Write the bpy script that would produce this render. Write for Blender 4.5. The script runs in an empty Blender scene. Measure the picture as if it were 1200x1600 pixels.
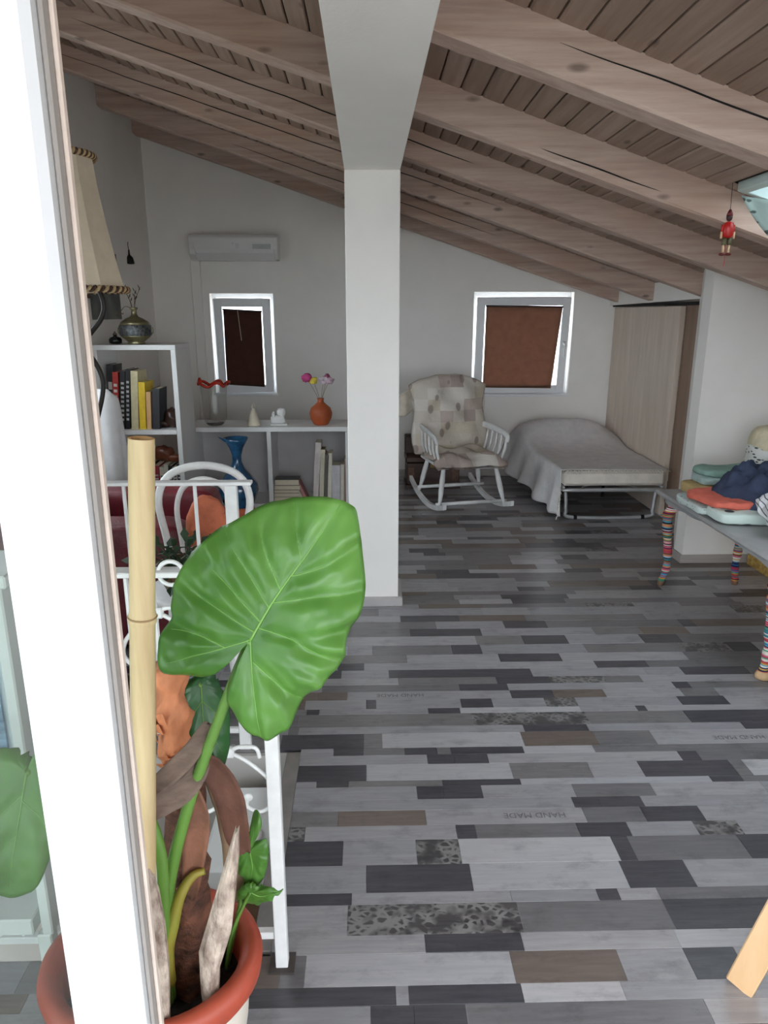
import bpy, bmesh, math, random
from mathutils import Vector, Matrix, noise
random.seed(7)
SC = bpy.context.scene
COL = SC.collection
PI = math.pi
R = math.radians

# ------------------------------------------------------------------ camera, world, light, exposure
cam = bpy.data.cameras.new('camera')
cam.sensor_fit = 'VERTICAL'; cam.sensor_height = 24.0; cam.lens = 1120.0 / 1600 * 24
cam.clip_start = 0.02; cam.clip_end = 300
camo = bpy.data.objects.new('camera', cam); COL.objects.link(camo)
camo.location = (0, 0, 1.55); camo.rotation_euler = (R(90 - 15.5), 0, R(-1.37))
SC.camera = camo

world = bpy.data.worlds.new('overcast_sky'); SC.world = world
world.use_nodes = True
bg = world.node_tree.nodes['Background']
bg.inputs['Color'].default_value = (0.86, 0.92, 1.0, 1); bg.inputs['Strength'].default_value = 1.0
try:
    SC.cycles.diffuse_bounces = 8; SC.cycles.max_bounces = 16; SC.cycles.transparent_max_bounces = 24
except Exception:
    pass
SC.view_settings.view_transform = 'Standard'; SC.view_settings.look = 'None'
SC.view_settings.gamma = 1.0; SC.view_settings.use_curve_mapping = False
SC.view_settings.exposure = 2.85

# ------------------------------------------------------------------ helpers
def lin(c):
    def f(v):
        v = v / 255.0
        return v / 12.92 if v <= 0.04045 else ((v + 0.055) / 1.055) ** 2.4
    return (f(c[0]), f(c[1]), f(c[2]), 1)

class MB:
    def __init__(s): s.v = []; s.f = []; s.mi = []; s.m = 0
    def add(s, vs, fs):
        n = len(s.v); s.v += [tuple(v) for v in vs]
        for f in fs: s.f.append(tuple(i + n for i in f)); s.mi.append(s.m)
        return s
    def box(s, x0, x1, y0, y1, z0, z1, mat=None):
        vs = [(x0,y0,z0),(x1,y0,z0),(x1,y1,z0),(x0,y1,z0),(x0,y0,z1),(x1,y0,z1),(x1,y1,z1),(x0,y1,z1)]
        if mat is not None: vs = [mat @ Vector(v) for v in vs]
        return s.add(vs, [(0,3,2,1),(4,5,6,7),(0,1,5,4),(1,2,6,5),(2,3,7,6),(3,0,4,7)])
    def hexa(s, vs):
        return s.add(vs, [(0,3,2,1),(4,5,6,7),(0,1,5,4),(1,2,6,5),(2,3,7,6),(3,0,4,7)])
    def tube(s, path, r, seg=8, cap=True, closed=False, sq=None):
        P = [Vector(p) for p in path]; n = len(P)
        rr = r if isinstance(r, (list, tuple)) else [r] * n
        vs = []; up = None
        for i in range(n):
            a = P[(i-1) % n] if (i > 0 or closed) else P[i]
            b = P[(i+1) % n] if (i < n-1 or closed) else P[i]
            t = (b - a).normalized()
            if up is None:
                up = Vector((0,0,1)) if abs(t.z) < .9 else Vector((1,0,0))
            x = t.cross(up)
            if x.length < 1e-5: x = t.orthogonal()
            x.normalize(); y = x.cross(t).normalized(); up = y
            for k in range(seg):
                an = 2*PI*(k+.5)/seg
                c, d = math.cos(an), math.sin(an)
                if sq: c *= sq[0]; d *= sq[1]
                vs.append(P[i] + x*(rr[i]*c) + y*(rr[i]*d))
        fs = []
        m = n if closed else n-1
        for i in range(m):
            for k in range(seg):
                j = (i+1) % n
                fs.append((i*seg+k, i*seg+(k+1) % seg, j*seg+(k+1) % seg, j*seg+k))
        if cap and not closed:
            fs.append(tuple(reversed(range(seg)))); fs.append(tuple((n-1)*seg+k for k in range(seg)))
        return s.add(vs, fs)
    def lathe(s, prof, c=(0,0,0), seg=24, wob=None, cap=True):
        vs = []; fs = []; n = len(prof)
        for i, (r, z) in enumerate(prof):
            for k in range(seg):
                a = 2*PI*k/seg
                q = r * (wob(a, i/(n-1)) if wob else 1)
                vs.append((c[0]+q*math.cos(a), c[1]+q*math.sin(a), c[2]+z))
        for i in range(n-1):
            for k in range(seg):
                fs.append((i*seg+k, i*seg+(k+1) % seg, (i+1)*seg+(k+1) % seg, (i+1)*seg+k))
        if cap:
            fs.append(tuple(reversed(range(seg)))); fs.append(tuple((n-1)*seg+k for k in range(seg)))
        return s.add(vs, fs)
    def grid(s, fn, nu, nv, closed_u=False):
        vs = [fn(i/(nu if closed_u else nu-1), j/(nv-1)) for j in range(nv) for i in range(nu)]
        fs = []
        for j in range(nv-1):
            for i in range(nu if closed_u else nu-1):
                i2 = (i+1) % nu
                fs.append((j*nu+i, j*nu+i2, (j+1)*nu+i2, (j+1)*nu+i))
        return s.add(vs, fs)
    def sell(s, c, r, e=.4, nu=28, nv=14, nz=0, ns=6, mat=None, seed=0):
        def sp(v, p): return math.copysign(abs(v) ** p, v)
        vs = []; fs = []
        e1, e2 = e if isinstance(e, tuple) else (e, e)
        for j in range(nv+1):
            ph = -PI/2 + PI*j/nv
            for i in range(nu):
                th = 2*PI*i/nu
                d = Vector((sp(math.cos(ph), e1)*sp(math.cos(th), e2), sp(math.cos(ph), e1)*sp(math.sin(th), e2), sp(math.sin(ph), e1)))
                p = Vector((d.x*r[0], d.y*r[1], d.z*r[2]))
                if nz:
                    q = Vector((p.x*ns+seed, p.y*ns, p.z*ns))
                    p = p + Vector((noise.noise(q), noise.noise(q+Vector((9,0,0))), noise.noise(q+Vector((0,7,3))))) * nz
                    q = q*2.9
                    p = p + Vector((noise.noise(q), noise.noise(q+Vector((9,0,0))), noise.noise(q+Vector((0,7,3))))) * nz*.45
                if mat is not None: p = mat @ p
                vs.append(p + Vector(c))
        for j in range(nv):
            for i in range(nu):
                fs.append((j*nu+i, j*nu+(i+1) % nu, (j+1)*nu+(i+1) % nu, (j+1)*nu+i))
        return s.add(vs, fs)
    def build(s, name, mats, parent=None, smooth=False, bevel=0, solid=0, loc=None, rz=0, subd=0):
        me = bpy.data.meshes.new(name)
        me.from_pydata(s.v, [], s.f)
        if not isinstance(mats, (list, tuple)): mats = [mats]
        for m in mats: me.materials.append(m)
        if len(mats) > 1:
            for p, i in zip(me.polygons, s.mi): p.material_index = i
        bm = bmesh.new(); bm.from_mesh(me)
        bmesh.ops.remove_doubles(bm, verts=bm.verts, dist=1e-6)
        if not solid: bmesh.ops.recalc_face_normals(bm, faces=bm.faces)
        if bevel:
            es = [e for e in bm.edges if len(e.link_faces) == 2 and e.calc_face_angle(0) > .5]
            bmesh.ops.bevel(bm, geom=es, offset=bevel, segments=1, affect='EDGES', profile=.5)
        bm.to_mesh(me); bm.free()
        if smooth:
            for p in me.polygons: p.use_smooth = True
        o = bpy.data.objects.new(name, me); COL.objects.link(o)
        if solid:
            md = o.modifiers.new('thickness', 'SOLIDIFY'); md.thickness = solid; md.offset = 0
        if subd:
            md = o.modifiers.new('smooth', 'SUBSURF'); md.levels = subd; md.render_levels = subd
        if parent is not None: o.parent = parent
        if loc is not None: o.location = loc
        if rz: o.rotation_euler = (0, 0, rz)
        return o

def thing(name, label, cat, loc=(0,0,0), rz=0, group=None):
    o = bpy.data.objects.new(name, None); COL.objects.link(o)
    o.empty_display_size = .05; o.location = loc; o.rotation_euler = (0, 0, rz)
    return tag(o, label, cat, group)
def tag(o, label, cat, group=None):
    o['label'] = label; o['category'] = cat
    if group: o['group'] = group
    return o
def struct(o, label=None):
    o['kind'] = 'structure'
    if label: o['label'] = label
    return o
def cr(pts, n=6, closed=False):
    P = [Vector(p) for p in pts]; out = []
    m = len(P)
    for i in range(m if closed else m-1):
        if closed: a, b, c, d = P[(i-1) % m], P[i], P[(i+1) % m], P[(i+2) % m]
        else: a, b, c, d = P[max(i-1,0)], P[i], P[i+1], P[min(i+2,m-1)]
        for k in range(n):
            t = k/n
            out.append(.5*((2*b)+(c-a)*t+(2*a-5*b+4*c-d)*t*t+(3*b-a-3*c+d)*t**3))
    if not closed: out.append(P[-1])
    return out

# ------------------------------------------------------------------ materials
def newmat(name):
    m = bpy.data.materials.new(name); m.use_nodes = True
    nt = m.node_tree; return m, nt, nt.nodes, nt.links, nt.nodes['Principled BSDF']
def coords(nt, kind='Object', scale=(1,1,1), rot=(0,0,0)):
    if kind == 'World':
        tc = nt.nodes.new('ShaderNodeNewGeometry'); out = tc.outputs['Position']
    else:
        tc = nt.nodes.new('ShaderNodeTexCoord'); out = tc.outputs[kind]
    mp = nt.nodes.new('ShaderNodeMapping'); mp.inputs['Scale'].default_value = scale; mp.inputs['Rotation'].default_value = rot
    nt.links.new(out, mp.inputs['Vector']); return mp.outputs['Vector']
def noisetex(nt, vec, scale, detail=4, rough=.6):
    n = nt.nodes.new('ShaderNodeTexNoise'); n.inputs['Scale'].default_value = scale
    n.inputs['Detail'].default_value = detail; n.inputs['Roughness'].default_value = rough
    nt.links.new(vec, n.inputs['Vector']); return n.outputs['Fac']
def ramp(nt, fac, stops, const=False):
    r = nt.nodes.new('ShaderNodeValToRGB'); e = r.color_ramp.elements
    if const: r.color_ramp.interpolation = 'CONSTANT'
    while len(e) < len(stops): e.new(.5)
    for k, (p, c) in enumerate(stops): e[k].position = p; e[k].color = c
    nt.links.new(fac, r.inputs['Fac']); return r.outputs['Color']
def mixc(nt, fac, a, b, mode='MIX'):
    m = nt.nodes.new('ShaderNodeMix'); m.data_type = 'RGBA'; m.blend_type = mode
    for s, v in ((m.inputs[0], fac), (m.inputs[6], a), (m.inputs[7], b)):
        if hasattr(v, 'links') or hasattr(v, 'is_linked'): nt.links.new(v, s)
        else: s.default_value = v
    return m.outputs[2]
def bumpn(nt, h, strength, dist=.01):
    b = nt.nodes.new('ShaderNodeBump'); b.inputs['Strength'].default_value = strength; b.inputs['Distance'].default_value = dist
    nt.links.new(h, b.inputs['Height']); return b.outputs['Normal']
def dk(c, f): return tuple(min(255, v*f) for v in c)

def M(name, col, rough=.6, var=.12, scale=8, stretch=(1,1,1), bump=0, bscale=40, metal=0, spec=.5, kind='Object', col2=None, sheen=0, coat=0):
    m, nt, N, L, b = newmat(name)
    v = coords(nt, kind, stretch)
    f = noisetex(nt, v, scale)
    c = ramp(nt, f, [(.3, lin(dk(col, 1-var))), (.7, lin(col2 if col2 else dk(col, 1+var*.6)))])
    L.new(c, b.inputs['Base Color'])
    b.inputs['Roughness'].default_value = rough; b.inputs['Metallic'].default_value = metal
    b.inputs['Specular IOR Level'].default_value = spec
    if sheen: b.inputs['Sheen Weight'].default_value = sheen
    if coat: b.inputs['Coat Weight'].default_value = coat
    if bump:
        L.new(bumpn(nt, noisetex(nt, v, bscale), bump), b.inputs['Normal'])
    return m
def wood(name, c1, c2, grain=(1,14,14), scale=2.2, knots=True, rough=.65, kind='Object', bump=.25, tint=None, kd=.35):
    m, nt, N, L, b = newmat(name)
    v = coords(nt, kind, grain)
    f = noisetex(nt, v, scale, 6, .65)
    c = ramp(nt, f, [(.28, lin(c1)), (.72, lin(c2))])
    big = noisetex(nt, coords(nt, kind, (1.2,2.5,2.5)), 1.3, 2)
    if tint: c = mixc(nt, ramp(nt, big, [(.5, (0,0,0,1)), (.75, (.5,.5,.5,1))]), c, lin(tint))
    if knots:
        vo = N.new('ShaderNodeTexVoronoi'); vo.inputs['Scale'].default_value = 1.0
        g2 = tuple(13.0 if g > 1 else 5.0 for g in grain)
        L.new(coords(nt, kind, g2), vo.inputs['Vector'])
        k = ramp(nt, vo.outputs['Distance'], [(.09, (.65,.65,.65,1)), (.2, (0,0,0,1))])
        sr = N.new('ShaderNodeSeparateColor'); L.new(vo.outputs['Color'], sr.inputs[0])
        k = mixc(nt, 1.0, k, ramp(nt, sr.outputs[0], [(0, (1,1,1,1)), (.30, (0,0,0,1))], True), 'MULTIPLY')
        c = mixc(nt, k, c, lin(dk(c1, .45)))
    L.new(c, b.inputs['Base Color']); b.inputs['Roughness'].default_value = rough
    if bump: L.new(bumpn(nt, f, bump, .004), b.inputs['Normal'])
    return m

MW = M('wall_plaster', (238,235,230), .85, .015, 3, bump=.08, bscale=60, kind='World')
MWh = M('white_paint', (228,229,228), .45, .02, 4)
MPVC = M('white_pvc', (206,209,211), .22, .008, 3, spec=.6)
MFrame = M('window_pvc', (232,234,236), .3, .01, 5)
MRub = M('beige_gasket', (205,190,178), .7, .06, 20)
MBeam = wood('beam_wood', (166,141,127), (203,182,168), (1,16,16), 2.0, tint=(186,146,122))
MBoard = wood('ceiling_board_wood', (132,110,96), (160,138,123), (16,1,16), 2.0, tint=(140,112,90))
MBoard2 = wood('ceiling_board_wood_pale', (142,120,106), (172,150,136), (16,1,16), 2.0)
MShelf = M('white_lacquer', (224,224,222), .4, .02, 5)
MIron = M('white_iron', (232,232,230), .38, .03, 25)
MBlackIron = M('black_iron', (38,32,30), .5, .15, 20, metal=.4)
MChrome = M('chrome_tube', (186,187,188), .32, .04, 15, metal=.55)
MLeather = M('maroon_leather', (104,28,38), .38, .18, 7, bump=.25, bscale=90)
MTerra = M('terracotta', (186,92,58), .75, .1, 12, bump=.15, bscale=60)
MDark = M('dark_cavity', (22,20,20), .9, .1)
MPaper = M('page_paper', (214,203,180), .85, .06, 60, stretch=(1,1,12))

def glass(name, tint=(.93,.97,.95), refl=.1):
    m, nt, N, L, b = newmat(name); N.remove(b)
    t = N.new('ShaderNodeBsdfTransparent'); t.inputs['Color'].default_value = (*tint, 1)
    g = N.new('ShaderNodeBsdfGlossy'); g.inputs['Roughness'].default_value = .02
    lw = N.new('ShaderNodeLayerWeight'); lw.inputs['Blend'].default_value = .5
    pw = N.new('ShaderNodeMath'); pw.operation = 'POWER'; pw.inputs[1].default_value = 4.5; L.new(lw.outputs['Facing'], pw.inputs[0])
    ma = N.new('ShaderNodeMath'); ma.operation = 'MULTIPLY_ADD'; ma.inputs[1].default_value = .85; ma.inputs[2].default_value = .035; L.new(pw.outputs[0], ma.inputs[0])
    mx = N.new('ShaderNodeMixShader'); L.new(ma.outputs[0], mx.inputs[0]); L.new(t.outputs[0], mx.inputs[1]); L.new(g.outputs[0], mx.inputs[2])
    n = N.new('ShaderNodeTexNoise'); n.inputs['Scale'].default_value = 2
    L.new(mx.outputs[0], N['Material Output'].inputs['Surface'])
    return m
MGlass = glass('window_glass', (.95,.97,.97)); MGlassDoor = glass('door_glass', (.77,.80,.785))
MGlassVase = glass('vase_glass', (.93,.93,.92))

def fabric(name, col, var=.1, trans=.0, scale=14, rough=.9, stripes=None):
    m, nt, N, L, b = newmat(name)
    v = coords(nt, 'Object')
    c = ramp(nt, noisetex(nt, v, scale), [(.3, lin(dk(col, 1-var))), (.7, lin(dk(col, 1+var*.5)))])
    L.new(c, b.inputs['Base Color']); b.inputs['Roughness'].default_value = rough; b.inputs['Specular IOR Level'].default_value = .2
    L.new(bumpn(nt, noisetex(nt, v, 160, 2), .2, .002), b.inputs['Normal'])
    if trans:
        t = N.new('ShaderNodeBsdfTranslucent'); L.new(c, t.inputs['Color'])
        mx = N.new('ShaderNodeMixShader'); mx.inputs[0].default_value = trans
        L.new(b.outputs[0], mx.inputs[1]); L.new(t.outputs[0], mx.inputs[2]); L.new(mx.outputs[0], N['Material Output'].inputs['Surface'])
    return m

# floor plank tones
def plankmat(name, c1, c2, orn=None):
    m, nt, N, L, b = newmat(name)
    v = coords(nt, 'World', (4, 46, 1))
    f = noisetex(nt, v, 1.6, 6, .65)
    c = ramp(nt, f, [(.25, lin(c1)), (.75, lin(c2))])
    blot = noisetex(nt, coords(nt, 'World', (5, 9, 1)), 1.5, 5, .7)
    c = mixc(nt, ramp(nt, blot, [(.52, (0,0,0,1)), (.72, (.55,.55,.55,1))]), c, lin(dk(c1, .72)))
    oi = N.new('ShaderNodeObjectInfo')
    c = mixc(nt, .55, c, ramp(nt, oi.outputs['Random'], [(0, (.42,.42,.43,1)), (1, (.62,.60,.58,1))]), 'OVERLAY')
    if orn:
        vo = N.new('ShaderNodeTexVoronoi'); vo.feature = 'DISTANCE_TO_EDGE'; vo.inputs['Scale'].default_value = 1
        w = noisetex(nt, coords(nt, 'World', (1,1,1)), 24, 3)
        L.new(coords(nt, 'World', (40, 60, 1)), vo.inputs['Vector'])
        mm = N.new('ShaderNodeMath'); mm.operation = 'MULTIPLY'; L.new(vo.outputs['Distance'], mm.inputs[0]); L.new(w, mm.inputs[1])
        k = ramp(nt, mm.outputs[0], [(.06, (1,1,1,1)), (.11, (0,0,0,1))])
        k2 = ramp(nt, noisetex(nt, coords(nt, 'World', (1,1,1)), 14, 2), [(.4, (0,0,0,1)), (.55, (.8,.8,.8,1))])
        c = mixc(nt, mixc(nt, 1.0, k, k2, 'MULTIPLY'), c, lin(orn))
    L.new(c, b.inputs['Base Color'])
    b.inputs['Roughness'].default_value = .3; b.inputs['Specular IOR Level'].default_value = .5
    L.new(bumpn(nt, f, .08, .002), b.inputs['Normal'])
    return m
PL = {'L': plankmat('plank_light_grey', (136,135,138), (160,159,161)), 'W': plankmat('plank_whitewash', (157,157,160), (179,178,180)),
      'M': plankmat('plank_mid_grey', (104,102,103), (127,125,126)), 'B': plankmat('plank_brown_grey', (100,90,84), (122,111,103)),
      'D': plankmat('plank_charcoal', (62,61,66), (88,87,91)), 'T': plankmat('plank_printed_charcoal', (62,60,62), (88,86,86), (142,140,138))}

# ------------------------------------------------------------------ the setting
XL, XW, YB, YF = -1.95, 2.33, 6.91, 0.62     # left wall, wardrobe plane, back wall, facade
SL, ZB, BH = -0.322, 2.377, 0.134            # roof slope, beam underside at x=0, beam height
XR = 3.7
def roofz(x): return ZB + BH + SL*x

# floor
floor = struct(MB().box(XL-.1, XR, 2.32, YB+.2, -.2, -.012).box(-.28, XR, YF, 2.32, -.2, -.012).box(XL-.1, -1.47, YF, 2.32, -.2, -.012)
               .box(-1.47, -.28, YF, 1.43, -.2, -.012).build('floor', M('floor_underlay', (60,58,58), .9)))
floor['label'] = 'grey laminate floor of mixed pale and charcoal strips'
ROWS = [(3.443,3.521,"-0.07L 0.17D 0.48B 0.83M 1.47L 2.11"),(3.353,3.443,"-0.09M 0.35L 0.7D 0.92M 1.62D 1.69B 2.06"),
(3.268,3.353,"-0.11M 0.21D 0.57L 1.14M 1.38B 1.62L 2.02"),(3.168,3.268,"-0.11L 0.53M 0.76D 0.98L 1.35D 1.54M 1.97"),
(3.07,3.168,"-0.1L 0.02M 0.4D 0.54L 1.04M 1.51T 1.74D 1.87L 2.03"),(2.989,3.07,"-0.12M 0.18L 0.61D 0.9L 1.49M 1.86"),
(2.922,2.989,"-0.14D -0.02L 0.49L 1.04D 1.28M 1.82"),(2.848,2.922,"-0.12L 0.09D 0.73L 1.24L 1.41D 1.71M 1.89"),
(2.787,2.848,"-0.13L 0.13M 0.56D 0.79T 1.04M 1.2L 1.75"),(2.731,2.787,"-0.2M 0.39D 0.6L 1.02L 1.32D 1.39M 1.82"),
(2.665,2.731,"-0.21B -0.09L 0.6D 0.78B 1L 1.33M 1.48L 1.79"),(2.595,2.665,"-0.26L -0.01D 0.03L 0.38D 0.51L 0.73T 0.86L 1.29D 1.49L 1.75"),
(2.555,2.595,"-0.25D -0.2L 0.24D 0.37W 0.86L 1.09D 1.13L 1.72"),(2.464,2.555,"-0.28M 0.41T 0.87M 1.27D 1.68"),
(2.416,2.464,"-0.31M -0.27L 0.6D 0.85L 1.46D 1.64"),(2.321,2.416,"-0.33D -0.02M 0.05W 0.58B 0.86M 1.08L 1.6"),
(2.277,2.321,"-0.25L -0.13D -0.02M 0.13D 0.25M 0.3D 0.57W 0.83M 1.56"),(2.221,2.277,"-0.25L 0.21D 0.31D 0.43L 1.13D 1.2M 1.53"),
(2.129,2.221,"-0.25D -0.01W 0.5M 0.78L 0.96D 1.29M 1.34W 1.49"),(2.097,2.129,"-0.25L -0.18D -0.07M 0.25D 0.52W 1.18D 1.29M 1.45"),
(2.029,2.097,"-0.25L 0.16D 0.25D 0.38L 0.69M 0.96L 1.34L 1.49"),(1.976,2.029,"-0.25L 0.67D 0.76D 0.9L 1.45"),
(1.904,1.976,"-0.25M -0.1B 0.18L 0.69M 0.88D 1.07L 1.41"),(1.841,1.904,"-0.25T -0.2L 0.27D 0.33M 0.65D 0.81L 1.02T 1.16L 1.37"),
(1.739,1.841,"-0.25D -0.08L 0.14T 0.27W 0.74D 0.79M 1.13D 1.32"),(1.635,1.739,"-0.25L -0.01D 0.29W 0.73D 0.92L 1.26"),
(1.594,1.635,"-0.25D -0.05L 0.39L 0.63D 0.69L 0.8M 1.22"),(1.494,1.594,"-0.25L -0.06T 0.4M 0.8D 1.17"),
(1.438,1.494,"-0.25L 0.14D 0.39L 0.79W 1.13"),(1.348,1.438,"-0.22M -0.16W 0.35B 0.62L 0.79D 0.92L 1.08"),
(1.298,1.348,"-0.29D 0.06L 0.09D 0.36W 0.6L 1.04"),(1.235,1.298,"-0.32L -0D 0.1D 0.22M 0.78L 1.01")]
pieces = []
def rnd_fill(x0, x1, y0, y1):
    x = x0
    while x < x1 - .01:
        t = random.choices('LWMBDT', (32,8,22,14,21,3))[0]
        l = random.uniform(.12,.38) if t in 'DT' else random.uniform(.22,.68)
        e = min(x1, x+l)
        if x1 - e < .08: e = x1
        pieces.append((x, e, y0, y1, t)); x = e
for y0, y1, s in ROWS:
    ps = s.split(); xs = []
    for p in ps:
        if p[-1].isalpha(): xs.append((float(p[:-1]), p[-1]))
        else: xs.append((float(p), None))
    for a, b in zip(xs, xs[1:]): pieces.append((a[0], b[0], y0, y1, a[1]))
    rnd_fill(xs[-1][0], XR-.3, y0, y1)
    if y0 > 2.3: rnd_fill(XL, xs[0][0], y0, y1)
    elif y1 < 1.45: rnd_fill(-1.4, xs[0][0], y0, y1)
y = 3.521
while y < YB:
    w = random.choice((.055,.065,.07,.09,.098)); e = min(YB, y+w)
    rnd_fill(XL, XW if y > 4.9 else XR-.3, y, e); y = e
y = 1.235
while y > YF+.01:
    w = random.choice((.055,.065,.09,.098)); e = max(YF, y-w)
    rnd_fill(-1.4, 1.6, e, y); y = e
def in_view(p):
    x = (p[0]+p[1])/2; yv = (p[2]+p[3])/2
    d = yv*.963 + 1.55*.267
    u = (x - .024*yv)/d
    return abs(u) < .62 and (yv > 1.15)
def area(p):
    yv = (p[2]+p[3])/2
    return (p[1]-p[0])*(p[3]-p[2])/yv**3 * (1 if in_view(p) else 1e-6)
pieces.sort(key=area, reverse=True)
unit = {}
def unitplank(t):
    if t in unit: return unit[t]
    bx_, by_ = .0035, .014
    v = [(0,0,-.011),(1,0,-.011),(1,1,-.011),(0,1,-.011),(0,0,-.0012),(1,0,-.0012),(1,1,-.0012),(0,1,-.0012),
         (bx_,by_,0),(1-bx_,by_,0),(1-bx_,1-by_,0),(bx_,1-by_,0)]
    f = [(0,1,5,4),(1,2,6,5),(2,3,7,6),(3,0,4,7),(4,5,9,8),(5,6,10,9),(6,7,11,10),(7,4,8,11),(8,9,10,11)]
    me = bpy.data.meshes.new('plank'); me.from_pydata(v, [], f); me.materials.append(PL[t]); unit[t] = me
    return me
for x0, x1, y0, y1, t in pieces[:300]:
    o = bpy.data.objects.new('plank', unitplank(t)); COL.objects.link(o); o.parent = floor
    o.location = (x0, y0, 0); o.scale = (x1-x0, y1-y0, 1)
sm = MB(); order = 'LWMBDT'
for x0, x1, y0, y1, t in pieces[300:]:
    sm.m = order.index(t); sm.box(x0+.0006, x1-.0006, y0+.0006, y1-.0006, -.011, 0)
so = sm.build('far_planks', [PL[t] for t in order], floor); so['kind'] = 'stuff'
MInk = M('printed_ink', (106,103,104), .5, .3, 60)
def lettering(txt, loc, size, rot, mat, parent, name='lettering'):
    cu = bpy.data.curves.new(name, 'FONT'); cu.body = txt; cu.size = size; cu.align_x = 'CENTER'; cu.align_y = 'CENTER'; cu.resolution_u = 3
    cu.extrude = .0002
    tmp = bpy.data.objects.new(name, cu); COL.objects.link(tmp)
    me = bpy.data.meshes.new_from_object(tmp.evaluated_get(bpy.context.evaluated_depsgraph_get()))
    COL.objects.unlink(tmp); bpy.data.objects.remove(tmp)
    me.materials.clear(); me.materials.append(mat)
    o = bpy.data.objects.new(name, me); COL.objects.link(o); o.location = loc; o.rotation_euler = rot
    if parent is not None: o.parent = parent
    return o
for lx, ly in ((.133,2.70),(.529,1.942),(1.403,2.36)):
    lettering('HAND MADE', (lx, ly, .0004), .034, (0,0,PI), MInk, floor)
# stair opening trim and stairwell
struct(MB().box(-.30, -.25, 1.45, 2.30, -.06, .003).build('trim_1', M('grey_edge_trim', (128,122,118), .5), bevel=.002), 'grey edging strip beside the stair opening')
MStair = M('stairwell_plaster', (190,186,182), .85, .03, 4)
struct(MB().box(-1.5, -.25, 2.30, 2.38, -2.6, -.012).box(-.30, -.22, 1.40, 2.34, -2.6, -.06).box(-1.55, -1.45, 1.40, 2.38, -.6, -.2).box(-1.55, -1.45, 1.40, 2.38, -2.6, -2.3).build('wall_stairwell', MStair))  # left side has an added unseen gap that lets daylight into the stairwell
struct(MB().box(-1.5, -.25, 1.37, 1.45, -2.6, -.013).build('wall_stairwell_near', MStair))
MTread = M('stair_tread_wood', (128,96,72), .5, .15, 6, stretch=(1,8,8))
st = thing('staircase', 'brown wooden stair flight going down behind the near white railing', 'stairs', (0,0,0))
for k in range(5):
    xs = -.30 - .23*(k+1); MB().box(xs, xs+.26, 1.47, 2.28, -.24-.2*k, -.2-.2*k).build('tread', MTread, st, bevel=.004)
    MB().box(xs+.235, xs+.25, 1.47, 2.28, -.2-.2*k, -.02-.2*k).build('riser', MWh, st)
struct(MB().box(-1.5, -.25, 1.40, 2.34, -2.65, -2.6).build('floor_lower', MTread))
hb = thing('plastic_box', 'white plastic box with an oval opening on the top stair', 'box', (-.41,2.02,-.198))
MB().box(-.11,.10,-.20,.20,0,.12).build('body', MWh, hb, bevel=.012)
MB().lathe([(.0,.121),(.03,.122),(.036,.127),(.03,.131),(.0,.131)], (.03,-.06,0), 24, cap=False).build('oval_insert', M('opal_cover', (244,242,238), .3, .01), hb, smooth=True)
# walls (back wall pieced round its two windows)
W1 = (-1.44, -.856, .81, 1.725); W2 = (1.0, 1.935, .80, 1.74)
wb = MB(); T = .22
def wp(x0, x1, z0, zt0, zt1=None):
    zt1 = zt0 if zt1 is None else zt1
    wb.hexa([(x0,YB,z0),(x1,YB,z0),(x1,YB+T,z0),(x0,YB+T,z0),(x0,YB,zt0),(x1,YB,zt1),(x1,YB+T,zt1),(x0,YB+T,zt0)])
rt = lambda x: roofz(x)+.02
wp(XL-.1, W1[0], -.2, rt(XL-.1), rt(W1[0])); wp(W1[1], W2[0], -.2, rt(W1[1]), rt(W2[0])); wp(W2[1], XW+.5, -.2, rt(W2[1]), rt(XW+.5))
for w in (W1, W2): wp(w[0], w[1], -.2, w[2]); wp(w[0], w[1], w[3], rt(w[0]), rt(w[1]))
struct(wb.build('wall_back', MW))
LW = (2.75, 4.75, .95, 2.15)     # added unseen window in the left wall: y0, y1, z0, z1
struct(MB().box(XL-.2, XL, YF-.1, LW[0], -.2, roofz(XL)+.02).box(XL-.2, XL, LW[1], YB+T, -.2, roofz(XL)+.02).box(XL-.2, XL, LW[0], LW[1], -.2, LW[2]).box(XL-.2, XL, LW[0], LW[1], LW[3], roofz(XL)+.02).build('wall_left', MW))
# right partition (front face at y 4.32) and the bulkhead above the wardrobe
YP = 4.322
struct(MB().hexa([(2.02,YP,-.2),(XR,YP,-.2),(XR,YP+.12,-.2),(2.02,YP+.12,-.2),(2.02,YP,rt(2.02)),(XR,YP,rt(XR)),(XR,YP+.12,rt(XR)),(2.02,YP+.12,rt(2.02))])
       .hexa([(2.02,YP+.12,-.2),(2.6,YP+.12,-.2),(2.6,5.10,-.2),(2.30,5.10,-.2),(2.02,YP+.12,rt(2.02)),(2.6,YP+.12,rt(2.6)),(2.6,5.10,rt(2.6)),(2.30,5.10,rt(2.30))])
       .build('wall_right', MW))
struct(MB().hexa([(2.27,5.0,1.645),(2.6,5.0,1.645),(2.6,YB,1.62),(2.27,YB,1.62),(2.27,5.0,rt(2.27)),(2.6,5.0,rt(2.6)),(2.6,YB,rt(2.6)),(2.27,YB,rt(2.27))]).build('wall_bulkhead', MW))
struct(MB().box(2.9, 3.0, 5.0, YB, -.2, 1.7).build('wall_closet', MW))
struct(MB().box(XR-.3, XR-.2, YF-.1, YP, -.2, rt(XR-.2)).build('wall_knee', MW))
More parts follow.
